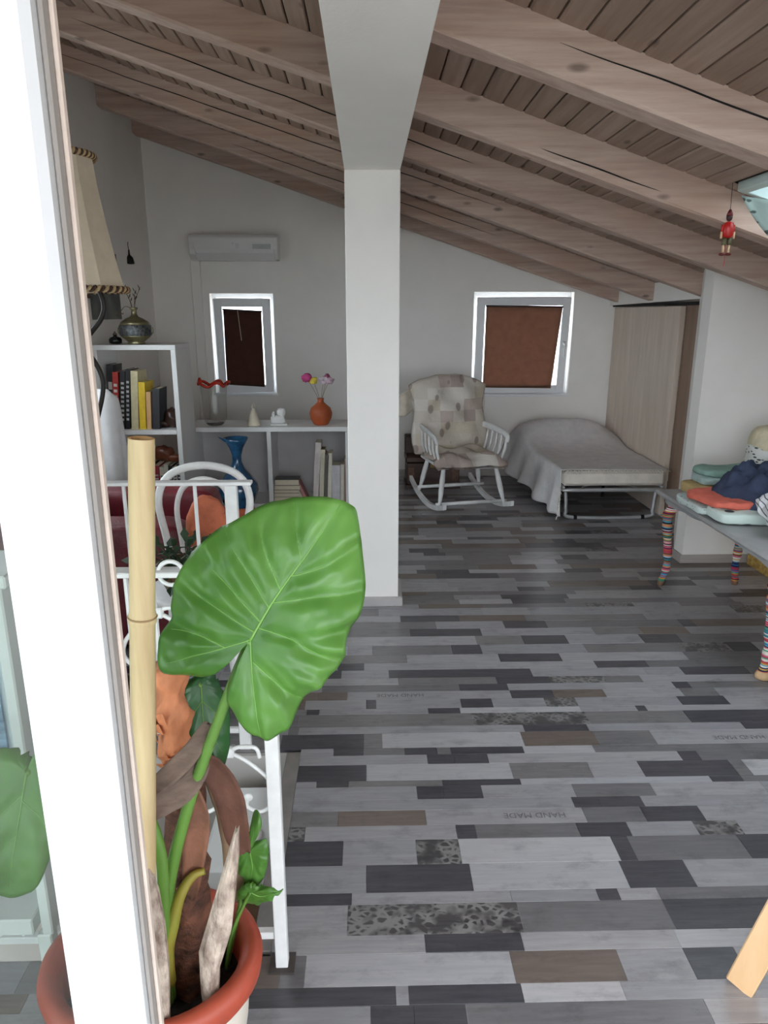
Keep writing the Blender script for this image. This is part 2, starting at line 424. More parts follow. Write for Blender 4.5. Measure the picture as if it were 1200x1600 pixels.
# facade: header and side pieces; the middle is one wide glazed front
struct(MB().hexa([(XL,YF-.02,2.18),(1.0,YF-.02,2.18),(1.0,YF+.13,2.18),(XL,YF+.13,2.18),(XL,YF-.02,rt(XL)),(1.0,YF-.02,rt(1.0)),(1.0,YF+.13,rt(1.0)),(XL,YF+.13,rt(XL))])
       .box(XL, -1.75, YF-.02, YF+.13, -.2, 2.2).hexa([(1.5,YF-.02,-.2),(XR-.2,YF-.02,-.2),(XR-.2,YF+.13,-.2),(1.5,YF+.13,-.2),(1.5,YF-.02,rt(1.5)),(XR-.2,YF-.02,rt(XR-.2)),(XR-.2,YF+.13,rt(XR-.2)),(1.5,YF+.13,rt(1.5))]).build('wall_front', MW))  # unseen right piece made solid to hold daylight off column and front floor
# terrace outside
struct(MB().box(-6, 8, -6, YF, -.25, -.02).build('floor_terrace', M('terrace_tile', (176,172,166), .7, .08, 3, kind='World')))
struct(MB().box(-80, 80, -80, 80, -4.2, -4.0).build('ground', M('ground', (150,148,140), .9, .1, .3, kind='World')))

# ceiling: boards running back, each its own piece; skylight hole between the first two beams
SKX0, SKX1 = 1.50, 2.45
SKYS = [(.86,1.43),(1.58,2.27),(2.42,3.10)]     # front bays; the nearer two are unseen openings added for daylight
SKY0, SKY1 = SKYS[2]
YO = -2.3      # unseen eaves over the terrace, drawn out deep to shade door and column
cm = MB()
cm.hexa([(XL-.2,YO,roofz(XL-.2)+.03),(SKX0,YO,roofz(SKX0)+.03),(SKX0,YB+T,roofz(SKX0)+.03),(XL-.2,YB+T,roofz(XL-.2)+.03),
    (XL-.2,YO,roofz(XL-.2)+.2),(SKX0,YO,roofz(SKX0)+.2),(SKX0,YB+T,roofz(SKX0)+.2),(XL-.2,YB+T,roofz(XL-.2)+.2)])
cm.hexa([(SKX1,YO,roofz(SKX1)+.03),(XR,YO,roofz(XR)+.03),(XR,YB+T,roofz(XR)+.03),(SKX1,YB+T,roofz(SKX1)+.03),(SKX1,YO,roofz(SKX1)+.2),(XR,YO,roofz(XR)+.2),(XR,YB+T,roofz(XR)+.2),(SKX1,YB+T,roofz(SKX1)+.2)])
ys = [YO]+[v for p in SKYS for v in p]+[YB+T]
for a_, b_ in zip(ys[::2], ys[1::2]):
    cm.hexa([(SKX0,a_,roofz(SKX0)+.03),(SKX1,a_,roofz(SKX1)+.03),(SKX1,b_,roofz(SKX1)+.03),(SKX0,b_,roofz(SKX0)+.03),(SKX0,a_,roofz(SKX0)+.2),(SKX1,a_,roofz(SKX1)+.2),(SKX1,b_,roofz(SKX1)+.2),(SKX0,b_,roofz(SKX0)+.2)])
ceil = struct(cm.build('ceiling', MDark))
ceil['label'] = 'sloping ceiling of washed timber boards'
def board(x0, x1, y0, y1, mat):
    g = .003; c = .005
    a, b = x0+g, x1-g
    vs = [(a,y0,roofz(a)+.024),(b,y0,roofz(b)+.024),(b,y1,roofz(b)+.024),(a,y1,roofz(a)+.024),
          (a,y0,roofz(a)+c),(b,y0,roofz(b)+c),(b,y1,roofz(b)+c),(a,y1,roofz(a)+c),
          (a+c,y0,roofz(a+c)),(b-c,y0,roofz(b-c)),(b-c,y1,roofz(b-c)),(a+c,y1,roofz(a+c))]
    MB().add(vs, [(0,1,2,3),(0,4,5,1),(1,5,6,2),(2,6,7,3),(3,7,4,0),(4,8,9,5),(5,9,10,6),(6,10,11,7),(7,11,8,4),(8,11,10,9)]).build('board', mat, ceil)
bw = .083; x = XL
k = 0
while x < XR-.25:
    e = x+bw; mt = random.choice((MBoard, MBoard, MBoard2))
    if e <= SKX0+.03 or x >= SKX1-.03: board(x, e, YO, YB, mt)
    else:
        for a_, b_ in zip(ys[::2], ys[1::2]): board(x, e, a_, min(b_, YB), mt)
    x = e; k += 1

# roof beams
BY = [1.45, 2.284, 3.121, 3.959, 4.872, 5.851, 6.671]
BL = ['timber ceiling beam crossing above the door, nearest of all', 'stout timber ceiling beam with a long crack, nearest of those in view', 'washed timber ceiling beam running past the skylight, puppet hanging on it',
      'timber ceiling beam third from the front, running above the right partition', 'timber ceiling beam with dark lengthwise crack, its end over the wardrobe', 'timber ceiling beam second from the back wall', 'last timber ceiling beam, right against the back wall']
def sbeam(x0, x1, y0, w, name, mat):
    mb = MB(); n = 24; ch = .009
    prof = [(0,.15),(0,ch),(ch,0),(w-ch,0),(w,ch),(w,.15)]
    for i in range(n+1):
        xx_ = x0+(x1-x0)*i/n
        for j, (py, pz) in enumerate(prof):
            wv = .004*noise.noise(Vector((xx_*3, y0*5, j*2.0)))
            mb.v.append((xx_, y0+py+wv*(1 if py < w/2 else -1), ZB+SL*xx_+pz*(BH+.004)/.15+(wv if pz < .01 else 0)))
    m = len(prof)
    for i in range(n):
        for j in range(m-1): mb.f.append((i*m+j, (i+1)*m+j, (i+1)*m+j+1, i*m+j+1)); mb.mi.append(0)
        mb.f.append((i*m+m-1, (i+1)*m+m-1, (i+1)*m, i*m)); mb.mi.append(0)
    mb.f.append(tuple(range(m))); mb.mi.append(0); mb.f.append(tuple(n*m+j for j in reversed(range(m)))); mb.mi.append(0)
    return mb.build(name, mat, smooth=False)
for k, yb in enumerate(BY):
    o = sbeam(XL+.002, (XR-.31 if yb < 4 else 2.268), yb, .11, 'ceiling_beam', MBeam)
    tag(o, BL[k], 'beam', 'timber roof beams')
    for (xa, xb, h0, h1) in {1: [(.55,1.9,.085,.10)], 4: [(-1.9,.9,.075,.095)], 3: [(-1.4,.25,.08,.07),(-.05,.55,.085,.08)], 2: [(.7,1.2,.03,.035)], 5: [(-1.0,1.0,.06,.07)]}.get(k, []):
        m_ = 18; pts = []
        for i in range(m_+1):
            t = i/m_; xx_ = xa+(xb-xa)*t
            pts.append((xx_, yb-.0005, ZB+SL*xx_+h0+(h1-h0)*t+.006*noise.noise(Vector((xx_*4,k,1)))))
        MB().tube(pts, [.0003+.0028*math.sin(PI*i/m_)**.5 for i in range(m_+1)], 5).build('crack', MDark, o)
# white column and the white girder it carries
col = thing('column', 'square white column standing free in the middle of the room', 'column', (.033,3.80,0))
MB().box(-.132,.132,-.13,.13,.0,2.2).build('shaft', MW, col, bevel=.003)
bs = MB()
h = .05
for (a, b, c, d) in ((-.155,.155,-.155,-.13),(-.155,.155,.13,.155),(-.155,-.132,-.13,.13),(.132,.155,-.13,.13)):
    bs.box(a,b,c,d,0,h)
bs.build('base_trim', M('grey_skirting', (176,172,170), .45, .04), col, bevel=.004)
gi = MB().box(-.099,.165,YF+.13,YB,2.2,2.44).build('girder', MW, bevel=.003)
tag(gi, 'white plastered girder running from the door over the white column', 'girder')
MSk = M('skirting_wood', (178,170,164), .45, .05, 5, stretch=(1,8,8))
struct(MB().box(XL, XW-.05, YB-.016, YB, 0, .07).build('baseboard_back', MSk, bevel=.003))
struct(MB().box(XL, XL+.016, 2.4, YB-.02, 0, .07).build('baseboard_left', MSk, bevel=.003))
struct(MB().box(2.02, XR-.3, YP-.016, YP, 0, .055).hexa([(2.004,YP-.016,0),(2.02,YP-.016,0),(2.02,YP+.12,0),(2.004,YP+.12,0),(2.004,YP-.016,.055),(2.02,YP-.016,.055),(2.02,YP+.12,.055),(2.004,YP+.12,.055)]).build('baseboard_right', MSk, bevel=.003))

# windows
def window(name, w, hinge, label, tilt):
    x0, x1, z0, z1 = w
    e = struct(thing(name, label, 'window')); del e['category']
    fr = MB(); t = .035
    for a in ((x0,x0+t,z0,z1),(x1-t,x1,z0,z1),(x0+t,x1-t,z0,z0+t),(x0+t,x1-t,z1-t,z1)): fr.box(a[0],a[1],YB+.11,YB+.17,a[2],a[3])
    fr.build('frame', MFrame, e, bevel=.004)
    MB().box(x0-.012,x1+.012,YB-.022,YB+.11,z0-.02,z0+.003).build('sill', MFrame, e, bevel=.004)
    q = .075; g = .03; a0, a1, b0, b1 = x0+g, x1-g, z0+.012, z1-.04
    tm = Matrix.Translation((0,YB+.10,b0)) @ Matrix.Rotation(R(tilt), 4, 'X') @ Matrix.Translation((0,-(YB+.10),-b0))
    s_ = MB()
    for a in ((a0,a0+q,b0,b1),(a1-q,a1,b0,b1),(a0+q,a1-q,b0,b0+q),(a0+q,a1-q,b1-q,b1)): s_.box(a[0],a[1],YB+.05,YB+.10,a[2],a[3],tm)
    sash = s_.build('sash', MFrame, e, bevel=.006)
    MB().box(a0+q-.01,a1-q+.01,YB+.074,YB+.080,b0+q-.01,b1-q+.01,tm).build('pane', MGlass, e)
    hx = a1-q/2 if hinge > 0 else a0+q/2; zm = (z0+z1)/2
    hp_ = [tm @ Vector(p) for p in cr([(hx,YB+.045,zm+.005),(hx,YB+.012,zm+.004),(hx,YB+.008,zm-.02),(hx,YB+.012,zm-.11)],4)]
    MB().box(hx-.012,hx+.012,YB+.036,YB+.05,zm-.03,zm+.03,tm).tube(hp_,.008,8).build('handle', MWh, sash, smooth=True)
    return (a0+q, a1-q, b0+q, b1-q), tm
g1, tm1 = window('window_1', W1, -1, 'narrow white window under the air conditioner', 4)
g2, tm2 = window('window_2', W2, 1, 'square white window above the folding bed', 5)
MBl1 = fabric('dark_brown_blind_cloth', (84,58,50), .06, .3); MBl2 = fabric('brown_blind_cloth', (146,114,98), .06, .5)
def blind(name, pts, mat, label, tm, cord=None):
    e = thing(name, label, 'blind')
    (xa,za),(xb,zb_),(xc,zc),(xd,zd) = pts
    def fn(u, v):
        xt = xa+(xb-xa)*u; zt = za+(zb_-za)*u; xq = xd+(xc-xd)*u; zq = zd+(zc-zd)*u
        return tm @ Vector((xt+(xq-xt)*v, YB+.044+.002*math.sin(u*9+v*2), zt+(zq-zt)*v))
    MB().grid(fn, 16, 16).build('cloth', mat, e, smooth=True, solid=.0015)
    MB().tube([tm @ Vector((xa-.005,YB+.042,za)),tm @ Vector((xb+.005,YB+.042,zb_))],.008,8).build('top_rod', M('blind_rod', (50,34,30), .5), e, smooth=True)
    if cord: MB().tube([tm @ p for p in cr([(cord[0],YB+.032,cord[1]),(cord[0]+.01,YB+.030,(cord[1]+cord[2])/2),(cord[0]+.02,YB+.032,cord[2])],5)],.003,6).build('cord', MPaper, e)
blind('roller_blind', [(g1[0]+.015,g1[3]-.02),(g1[1]-.008,g1[3]-.04),(g1[1]-.012,g1[2]-.022),(g1[0]+.005,g1[2]+.0)], MBl1, 'dark brown roller blind with pull cord, on the narrow window', tm1, (g1[0]+.15,g1[3]-.03,g1[3]-.3))
blind('roller_blind', [(g2[0]+.008,g2[3]-.002),(g2[1]-.004,g2[3]-.01),(g2[1]-.055,g2[2]-.03),(g2[0]+.012,g2[2]-.022)], MBl2, 'lighter brown roller blind hanging skewed on the square window', tm2)

# unseen window added in the left wall to light the back of the room
wl6 = struct(thing('window_6', 'wide white window added out of view in the left wall for daylight', 'window')); del wl6['category']
f = MB()
ym = (LW[0]+LW[1])/2
for a in ((LW[0],LW[0]+.06,LW[2],LW[3]),(LW[1]-.06,LW[1],LW[2],LW[3]),(ym-.05,ym+.05,LW[2],LW[3]),(LW[0]+.06,ym-.05,LW[2],LW[2]+.06),(ym+.05,LW[1]-.06,LW[2],LW[2]+.06),(LW[0]+.06,ym-.05,LW[3]-.06,LW[3]),(ym+.05,LW[1]-.06,LW[3]-.06,LW[3])):
    f.box(XL-.12, XL-.06, a[0], a[1], a[2], a[3])
f.build('frame', MFrame, wl6, bevel=.004)
for a, b in ((LW[0]+.06,ym-.05),(ym+.05,LW[1]-.06)): MB().box(XL-.094,XL-.088,a-.01,b+.01,LW[2]+.05,LW[3]-.05).build('pane', MGlass, wl6)
MB().box(XL-.06,XL+.02,LW[0]-.02,LW[1]+.02,LW[2]-.02,LW[2]+.004).build('sill', MFrame, wl6, bevel=.004)
# skylight, plus two added unseen ones that brighten the room
def skb(x0,x1,y0,y1,d0,d1): 
    return [(x0,y0,roofz(x0)+d0),(x1,y0,roofz(x1)+d0),(x1,y1,roofz(x1)+d0),(x0,y1,roofz(x0)+d0),(x0,y0,roofz(x0)+d1),(x1,y0,roofz(x1)+d1),(x1,y1,roofz(x1)+d1),(x0,y1,roofz(x0)+d1)]
MSky = M('skylight_frame_paint', (196,214,210), .4, .04)
MSkG = glass('skylight_glass', (.93,.96,.97))
for kk, (sa, sb) in enumerate(reversed(SKYS)):
    sk = struct(thing('window_%d' % (3+kk), ['skylight beside the printed cloth in the sloping roof', 'added unseen skylight in the second roof bay', 'added unseen skylight in the roof bay above the door'][kk], 'window')); del sk['category']
    f = MB()
    for a in ((SKX0,SKX0+.03,sa,sb),(SKX1-.03,SKX1,sa,sb),(SKX0+.03,SKX1-.03,sa,sa+.03),(SKX0+.03,SKX1-.03,sb-.03,sb)): f.hexa(skb(*a,-.004,.25))
    f.build('frame', MSky, sk, bevel=.003)
    f = MB()
    for a in ((SKX0+.03,SKX0+.09,sa+.03,sb-.03),(SKX1-.09,SKX1-.03,sa+.03,sb-.03),(SKX0+.09,SKX1-.09,sa+.03,sa+.09),(SKX0+.09,SKX1-.09,sb-.09,sb-.03)): f.hexa(skb(*a,.10,.16))
    f.build('sash', MSky, sk, bevel=.003)
    MB().hexa(skb(SKX0+.085,SKX1-.085,sa+.085,sb-.085,.12,.128)).build('pane', MSkG, sk)
def leafprint(name, base, leafc, sc, kind='Object'):
    m, nt, N, L, b = newmat(name)
    vo = N.new('ShaderNodeTexVoronoi'); vo.inputs['Scale'].default_value = 1
    L.new(coords(nt, kind, (sc*.6, sc*.6, sc*1.5), (0,.6,.5)), vo.inputs['Vector'])
    k = ramp(nt, vo.outputs['Distance'], [(.25, (1,1,1,1)), (.32, (0,0,0,1))])
    c = mixc(nt, k, lin(base), lin(leafc)); L.new(c, b.inputs['Base Color']); b.inputs['Roughness'].default_value = .9
    L.new(bumpn(nt, noisetex(nt, coords(nt, kind), 120), .2, .002), b.inputs['Normal'])
    return m
cu = MB().grid(lambda u, v: (1.462+.55*u+.12*v*(1-u), 2.98+.02*math.sin(u*20+v*3)-.03*v, (2.012-.322*(.55*u))-.02 - v*(.16+.35*u)+.015*math.sin(u*9)), 24, 12)
tag(cu.build('skylight_curtain', leafprint('leaf_print_curtain_cloth', (150,166,160), (66,82,76), 24), smooth=True, solid=.002), 'grey-green printed cloth hung below the skylight', 'curtain')

# the glazed door at the left of the camera
dr = struct(thing('door_1', 'white framed glass door standing at the left edge', 'door')); del dr['category']
jb = MB().box(-.324,-.246,YF-.012,YF+.03,-.02,2.18).build('jamb', MPVC, dr, bevel=.007)
MB().box(-.2462,-.2415,YF+.004,YF+.026,-.02,2.18).build('edge_strip', M('grey_edge', (150,145,140), .6, .04), dr, bevel=.002)
MB().box(-.2415,-.2375,YF+.016,YF+.024,-.02,2.18).build('gasket', MRub, dr, bevel=.001)
MB().box(-1.72,-.324,YF-.004,YF+.004,.06,2.10).build('pane', MGlassDoor, dr)
MB().box(-1.75,-.324,YF-.03,YF+.035,2.10,2.18).build('top_rail', MPVC, dr, bevel=.004)
MB().box(-1.75,-.324,YF-.03,YF+.035,-.02,.06).build('bottom_rail', MPVC, dr, bevel=.004)
MB().box(-1.75,-1.67,YF-.03,YF+.035,.06,2.10).build('stile', MPVC, dr, bevel=.004)

# ------------------------------------------------------------------ large things
# wardrobe: sliding door panels along the right side
wd = thing('wardrobe', 'pale washed wooden sliding wardrobe doors beside the bed', 'wardrobe', (XW,5.9,0))
MWd = wood('wardrobe_wood', (194,178,162), (216,202,188), (9,9,1), 1.6, knots=False, rough=.55, bump=.05)
MWd2 = wood('wardrobe_wood_dark', (132,108,92), (156,132,114), (9,9,1), 1.6, knots=False, rough=.55, bump=.05)
MB().box(-.02,.02,-.48,.97,.01,1.60).build('door', MWd, wd, bevel=.003)
MB().box(.03,.06,-.79,-.46,.01,1.61).build('door', MWd2, wd, bevel=.003)
MB().box(-.03,.08,-.79,1.0,1.606,1.63).build('top_track', MDark, wd)
MB().box(-.01,.08,-.79,1.0,.0,.012).build('bottom_track', MSk, wd)

# rocking chair
MCw = M('worn_white_paint', (222,222,220), .5, .06, 14)
rc = thing('rocking_chair', 'white spindle rocking chair with padded cushions by the back wall', 'chair', (.77,5.86,0), R(12))
MB().box(-.27,.27,-.30,.24,.36,.385).build('seat', MCw, rc, bevel=.008)
for sx in (-1, 1):
    for sy, yy0, yy1 in ((-1,-.25,-.33),(1,.18,.24)):
        p0 = Vector((sx*.22, yy0, .36)); p1 = Vector((sx*.275, yy1, .055 if sy < 0 else .07))
        pts = [p0.lerp(p1, t) for t in (0,.12,.3,.6,.85,1)]
        MB().tube(pts, [.017,.018,.022,.021,.014,.012], 10).build('leg', MCw, rc, smooth=True)
    rk = [(sx*.28, y_, .022+.38*((y_+.02))**2) for y_ in [(-.48+.98*i/14) for i in range(15)]]
    mb = MB()
    for a, b in zip(rk, rk[1:]):
        mb.hexa([(a[0]-.014,a[1],a[2]-.02),(a[0]+.014,a[1],a[2]-.02),(b[0]+.014,b[1],b[2]-.02),(b[0]-.014,b[1],b[2]-.02),
                 (a[0]-.014,a[1],a[2]+.02),(a[0]+.014,a[1],a[2]+.02),(b[0]+.014,b[1],b[2]+.02),(b[0]-.014,b[1],b[2]+.02)])
    mb.build('rocker', MCw, rc)
    # arm: flat curved rail on spindles
    ar = cr([(sx*.29,-.29,.56),(sx*.30,-.27,.605),(sx*.30,-.1,.625),(sx*.285,.15,.635),(sx*.27,.24,.63)], 5)
    MB().tube(ar, .026, 8, sq=(1,.55)).build('armrest', MCw, rc, smooth=True)
    for q in range(5):
        yq = -.27+.1*q
        MB().tube([(sx*.25,yq+.01,.38),(sx*.285,yq,.5),(sx*.295,yq-.01,.61)],[.009,.012,.008],8).build('spindle', MCw, rc, smooth=True)
for yy0, z in ((-.315,.085),(.20,.11)):
    MB().tube([(-.30,yy0,z),(0,yy0,z),(.30,yy0,z)],[.013,.016,.013],8).build('stretcher', MCw, rc, smooth=True)
for q in range(7):
    xq = -.21+.07*q
    MB().tube([(xq,.22,.38),(xq*1.12,.29,.7),(xq*1.2,.36,.97-.5*xq*xq)],[.009,.011,.008],8).build('spindle', MCw, rc, smooth=True)
MB().tube(cr([(-.25,.22,.38),(-.30,.30,.75),(-.30,.34,.90),(-.2,.36,.97),(0,.365,1.0),(.2,.36,.97),(.30,.34,.90),(.30,.30,.75),(.25,.22,.38)],5),.018,8).build('back_frame', MCw, rc, smooth=True)
def patchwork(name):
    m, nt, N, L, b = newmat(name)
    v = coords(nt, 'Object', (1,1,1))
    sn = N.new('ShaderNodeVectorMath'); sn.operation = 'SNAP'; sn.inputs[1].default_value = (.105,.4,.095); L.new(v, sn.inputs[0])
    wn = N.new('ShaderNodeTexWhiteNoise'); L.new(sn.outputs[0], wn.inputs['Vector'])
    c = ramp(nt, wn.outputs['Value'], [(0, lin((206,198,186))), (.34, lin((188,174,164))), (.52, lin((214,208,198))), (.7, lin((172,158,150))), (.84, lin((200,190,172)))], True)
    vo = N.new('ShaderNodeTexVoronoi'); vo.inputs['Scale'].default_value = 1; L.new(coords(nt, 'Object', (9,2,6), (0,.4,0)), vo.inputs['Vector'])
    k = ramp(nt, vo.outputs['Distance'], [(.2, (.7,.7,.7,1)), (.24, (0,0,0,1))])
    c = mixc(nt, k, c, lin((140,124,118)))
    L.new(c, b.inputs['Base Color']); b.inputs['Roughness'].default_value = .92; b.inputs['Specular IOR Level'].default_value = .15
    L.new(bumpn(nt, noisetex(nt, v, 9, 3), .35, .03), b.inputs['Normal'])
    return m
MPatch = patchwork('patchwork_cotton')
def backpad(u, v):
    th = 2*PI*u
    return None
bc = MB()
def bfn(u, v):   # front of pad: u across, v up
    x = (u-.5)*2; w = .315+.02*math.sin(v*7)
    ztop = 1.055-.09*abs(x)**2.2
    z = .40+(ztop-.40)*v
    puffy = .055*(1-abs(x)**4)*(1-abs(2*v-1)**6)*(1+.45*math.cos(x*6.5)*math.cos(v*12))
    return (x*w + (-.05*max(0,-x-.6)*v), .245+.10*v-puffy-.01+.012*noise.noise(Vector((u*4,v*5,1))), z+.012*noise.noise(Vector((u*5,v*4,8))))
bc.grid(bfn, 34, 34)
bc.grid(lambda u, v: (bfn(1-u, v)[0], .285+.09*v, bfn(1-u, v)[2]), 34, 34)
n = 34
for i in range(n-1):   # close the rim
    for (a, b) in ((i, n-1-i),):
        bc.f.append((i+1, i, n*n+(n-1-i), n*n+(n-2-i))); bc.mi.append(0)
        bc.f.append(((n-1)*n+i, (n-1)*n+i+1, n*n+(n-1)*n+(n-2-i), n*n+(n-1)*n+(n-1-i))); bc.mi.append(0)
        bc.f.append((i*n, (i+1)*n, n*n+(i+1)*n+n-1, n*n+i*n+n-1)); bc.mi.append(0)
        bc.f.append(((i+1)*n+n-1, i*n+n-1, n*n+i*n, n*n+(i+1)*n)); bc.mi.append(0)
tag(bc.build('back_cushion', MPatch, smooth=True, loc=(.77,5.80,0), rz=R(12)), 'tall beige patchwork cushion tied to the back of the white rocking chair', 'cushion')
sc_ = MB()
for i in range(3):
    for j in range(3):
        pass
def seatp(u, v, top):
    x = (u-.5)*2; y_ = (v-.5)*2
    e = max(0, 1-abs(x)**5)*max(0, 1-abs(y_)**5)
    t = .055*e*(1+.5*math.cos(x*5.2)*math.cos(y_*5.2))
    fx = x*(.285+.02*math.sin(y_*6)); fy = y_*.29+.015*math.sin(x*7)
    zz = .425+(t if top else -.02*e) - (.05*max(0,-y_-.55) if top else .09*max(0,-y_-.55)) + .015*noise.noise(Vector((u*5,v*5,3)))
    return (fx, fy-.02, zz)
sc_.grid(lambda u, v: seatp(u, v, True), 30, 30); sc_.grid(lambda u, v: seatp(1-u, v, False), 30, 30)
tag(sc_.build('seat_cushion', MPatch, smooth=True, loc=(.77,5.80,-.012), rz=R(12)), 'crumpled beige tufted cushion on the seat of the white rocking chair', 'cushion')
th = thing('throw_blanket', 'cream cloth end draped off the left of the rocking chair back', 'blanket', (.455,6.10,0))
MB().grid(lambda u, v: (-.20*u-.02, .02*math.sin(u*8)+.02*v, 1.0-.16*u-.24*v*(1-.3*u)+.008*math.sin(u*12+v*5)), 14, 12).build('cloth', fabric('cream_throw', (204,194,178)), th, smooth=True, solid=.006)

# dark chest behind the rocking chair
ch = thing('wooden_chest', 'small dark carved wooden chest behind the rocking chair', 'chest', (.60,6.52,0))
MCh = wood('dark_chest_wood', (46,28,22), (74,48,36), (1,10,10), 3, knots=False, rough=.5)
MB().box(-.24,.24,-.15,.15,.04,.24).build('body', MCh, ch, bevel=.006)
MB().box(-.25,.25,-.16,.16,.245,.30).build('lid', MCh, ch, bevel=.01)
MB().box(-.25,-.05,.0,.17,.30,.46).build('upper_box', MCh, ch, bevel=.008)
for sx in (-.2,.2):
    MB().box(sx-.03,sx+.03,-.156,-.149,.08,.20).build('carved_panel', M('carved_wood', (96,66,50), .6, .3, 40), ch, bevel=.003)
MB().box(-.03,.03,-.166,-.15,.20,.27).build('clasp', M('aged_brass', (120,96,60), .45, .2, 20, metal=.7), ch, bevel=.003)
MB().box(-.25,.25,-.15,.15,0,.04).build('plinth', MCh, ch, bevel=.004)

# folding bed
fb = thing('folding_bed', 'folding guest bed on a bent grey steel tube frame', 'bed', (1.9,6.05,0))
fx, fy = 1.9, 6.05
def U(yv, xa, xb, ztop, zb):
    return cr([(xa,yv,ztop),(xa+.01,yv,ztop-.1),(xa+.015,yv,zb+.06),(xa+.07,yv,zb),(xb-.07,yv,zb),(xb-.015,yv,zb+.06),(xb-.01,yv,ztop-.1),(xb,yv,ztop)],5)
for yv in (-.70,.62):
    MB().tube(U(yv,-.37,.34,.24,.014),.015,10).build('leg_frame', MChrome, fb, smooth=True)
MB().tube(cr([(-.38,-.70,.235),(-.36,-.73,.238),(0,-.735,.24),(.34,-.73,.238),(.37,-.70,.235)],5),.015,10).build('end_rail', MChrome, fb, smooth=True)
for sx in (-.39,.38):
    MB().tube([(sx,-.72,.255),(sx,.0,.255),(sx,.72,.255)],.013,10).build('side_rail', MChrome, fb, smooth=True)
MB().tube(cr([(-.25,-.70,.235),(-.18,-.66,.262),(.1,-.62,.262),(.2,-.69,.237)],5),.006,8).build('spring_wire', MChrome, fb, smooth=True)
for sx in (-.28,.25):
    MB().tube([(sx-.013,-.70,.014),(sx+.013,-.70,.014)],.0165,10).build('foot_cap', MDark, fb, smooth=True)
for sx in (.16,-.30): MB().tube([(sx,.0,.0),(sx,.0,.255)],.012,8).build('middle_leg', MDark, fb, smooth=True)
mt = MB().box(1.50,2.29,5.32,6.82,.27,.385)
ma = mt.build('mattress', M('cream_mattress_ticking', (220,212,200), .9, .05, 12, bump=.2), bevel=.02)
tag(ma, 'thin cream mattress on the folding bed, bare at the foot end', 'mattress')
pl = MB().sell((1.80,6.58,.46),(.33,.18,.07),(.6,.6),30,14,.012,7)
tag(pl.build('pillow', fabric('white_pillow_cloth', (226,226,226)), smooth=True), 'white pillow hidden as a hump under the grey bedspread', 'pillow')
def spread(u, v):
    y_ = 5.315 + v*1.53
    hump = .215*math.exp(-((y_-6.58)/.27)**2)
    xl = 1.495 - .10*v**1.3
    top = .398
    s = u*2.0    # 0..0.75 side, then top
    hem = .03 + .0*v + .11*v**.8 + (.0 if v < .12 else .02*math.sin(v*16))
    if u < .34:
        t = u/.34
        z = hem+(top+hump*.35-hem)*t
        out = .05*(1-t)*(1+.6*math.sin(v*26+t))*(.6+.6*v) + .05*v*(1-t)
        return (xl-.014-out+(.04*(1-t) if v < .05 else 0), y_, z)
    t = (u-.34)/.66
    xx_ = xl-.014+(2.30-xl+.014)*t
    hx = hump*(1-abs((xx_-1.80)/.56)**3) if abs(xx_-1.80) < .56 else 0
    return (xx_, y_, top+max(hx, hump*.35 if t < .1 else 0)+.006*noise.noise(Vector((xx_*5,y_*4,2))))
bsp = MB().grid(spread, 60, 60)
MSpread = fabric('grey_cotton_spread', (214,211,210), .05)
be = thing('bedspread', 'thin light grey bedspread with fringed end draped over the folding bed', 'bedspread', (0,0,0))
bsp.build('cloth', MSpread, be, smooth=True, solid=.005)
fr = MB()
for i in range(46):
    xx_ = 1.50+.80*i/45; zt = .402
    fr.tube([(xx_,5.317,zt),(xx_+random.uniform(-.012,.012),5.300,zt-.006),(xx_+random.uniform(-.02,.02),5.296,zt-random.uniform(.015,.035))],.0028,4)
for i in range(16):
    zz = .04+.34*i/15; xx_ = 1.47+.02*i/15
    fr.tube([(xx_,5.315,zz),(xx_-.006,5.30,zz-.008),(xx_+random.uniform(-.015,.01),5.296,zz-.03)],.003,4)
fo = fr.build('fringe', fabric('cream_fringe', (216,210,200)), be); fo['kind'] = 'stuff'

# low table with wrapped legs, at the right
tb = thing('low_table', 'long low grey table with legs wound in bright coloured yarn', 'table', (2.03,3.42,0))
MGr = M('grey_table_paint', (158,157,156), .35, .06, 9)
MB().box(-.35,.40,-.78,.62,.535,.56).build('tabletop', MGr, tb, bevel=.01)
ap = MB()
def apron(x, ya, yb):
    n = 28
    for i in range(n):
        a, b = ya+(yb-ya)*i/n, ya+(yb-ya)*(i+1)/n
        fz = lambda t: .512-.010*abs(math.sin((t-ya)/(yb-ya)*PI*5))-.014*math.cos((t-ya)/(yb-ya)*2*PI)
        ap.hexa([(x,a,fz(a)),(x+.018,a,fz(a)),(x+.018,b,fz(b)),(x,b,fz(b)),(x,a,.536),(x+.018,a,.536),(x+.018,b,.536),(x,b,.536)])
apron(-.31,-.72,.56); apron(.34,-.72,.56); ap.box(-.31,.34,.545,.562,.50,.536); ap.box(-.31,.34,-.72,-.703,.50,.536)
ap.build('apron', MGr, tb)
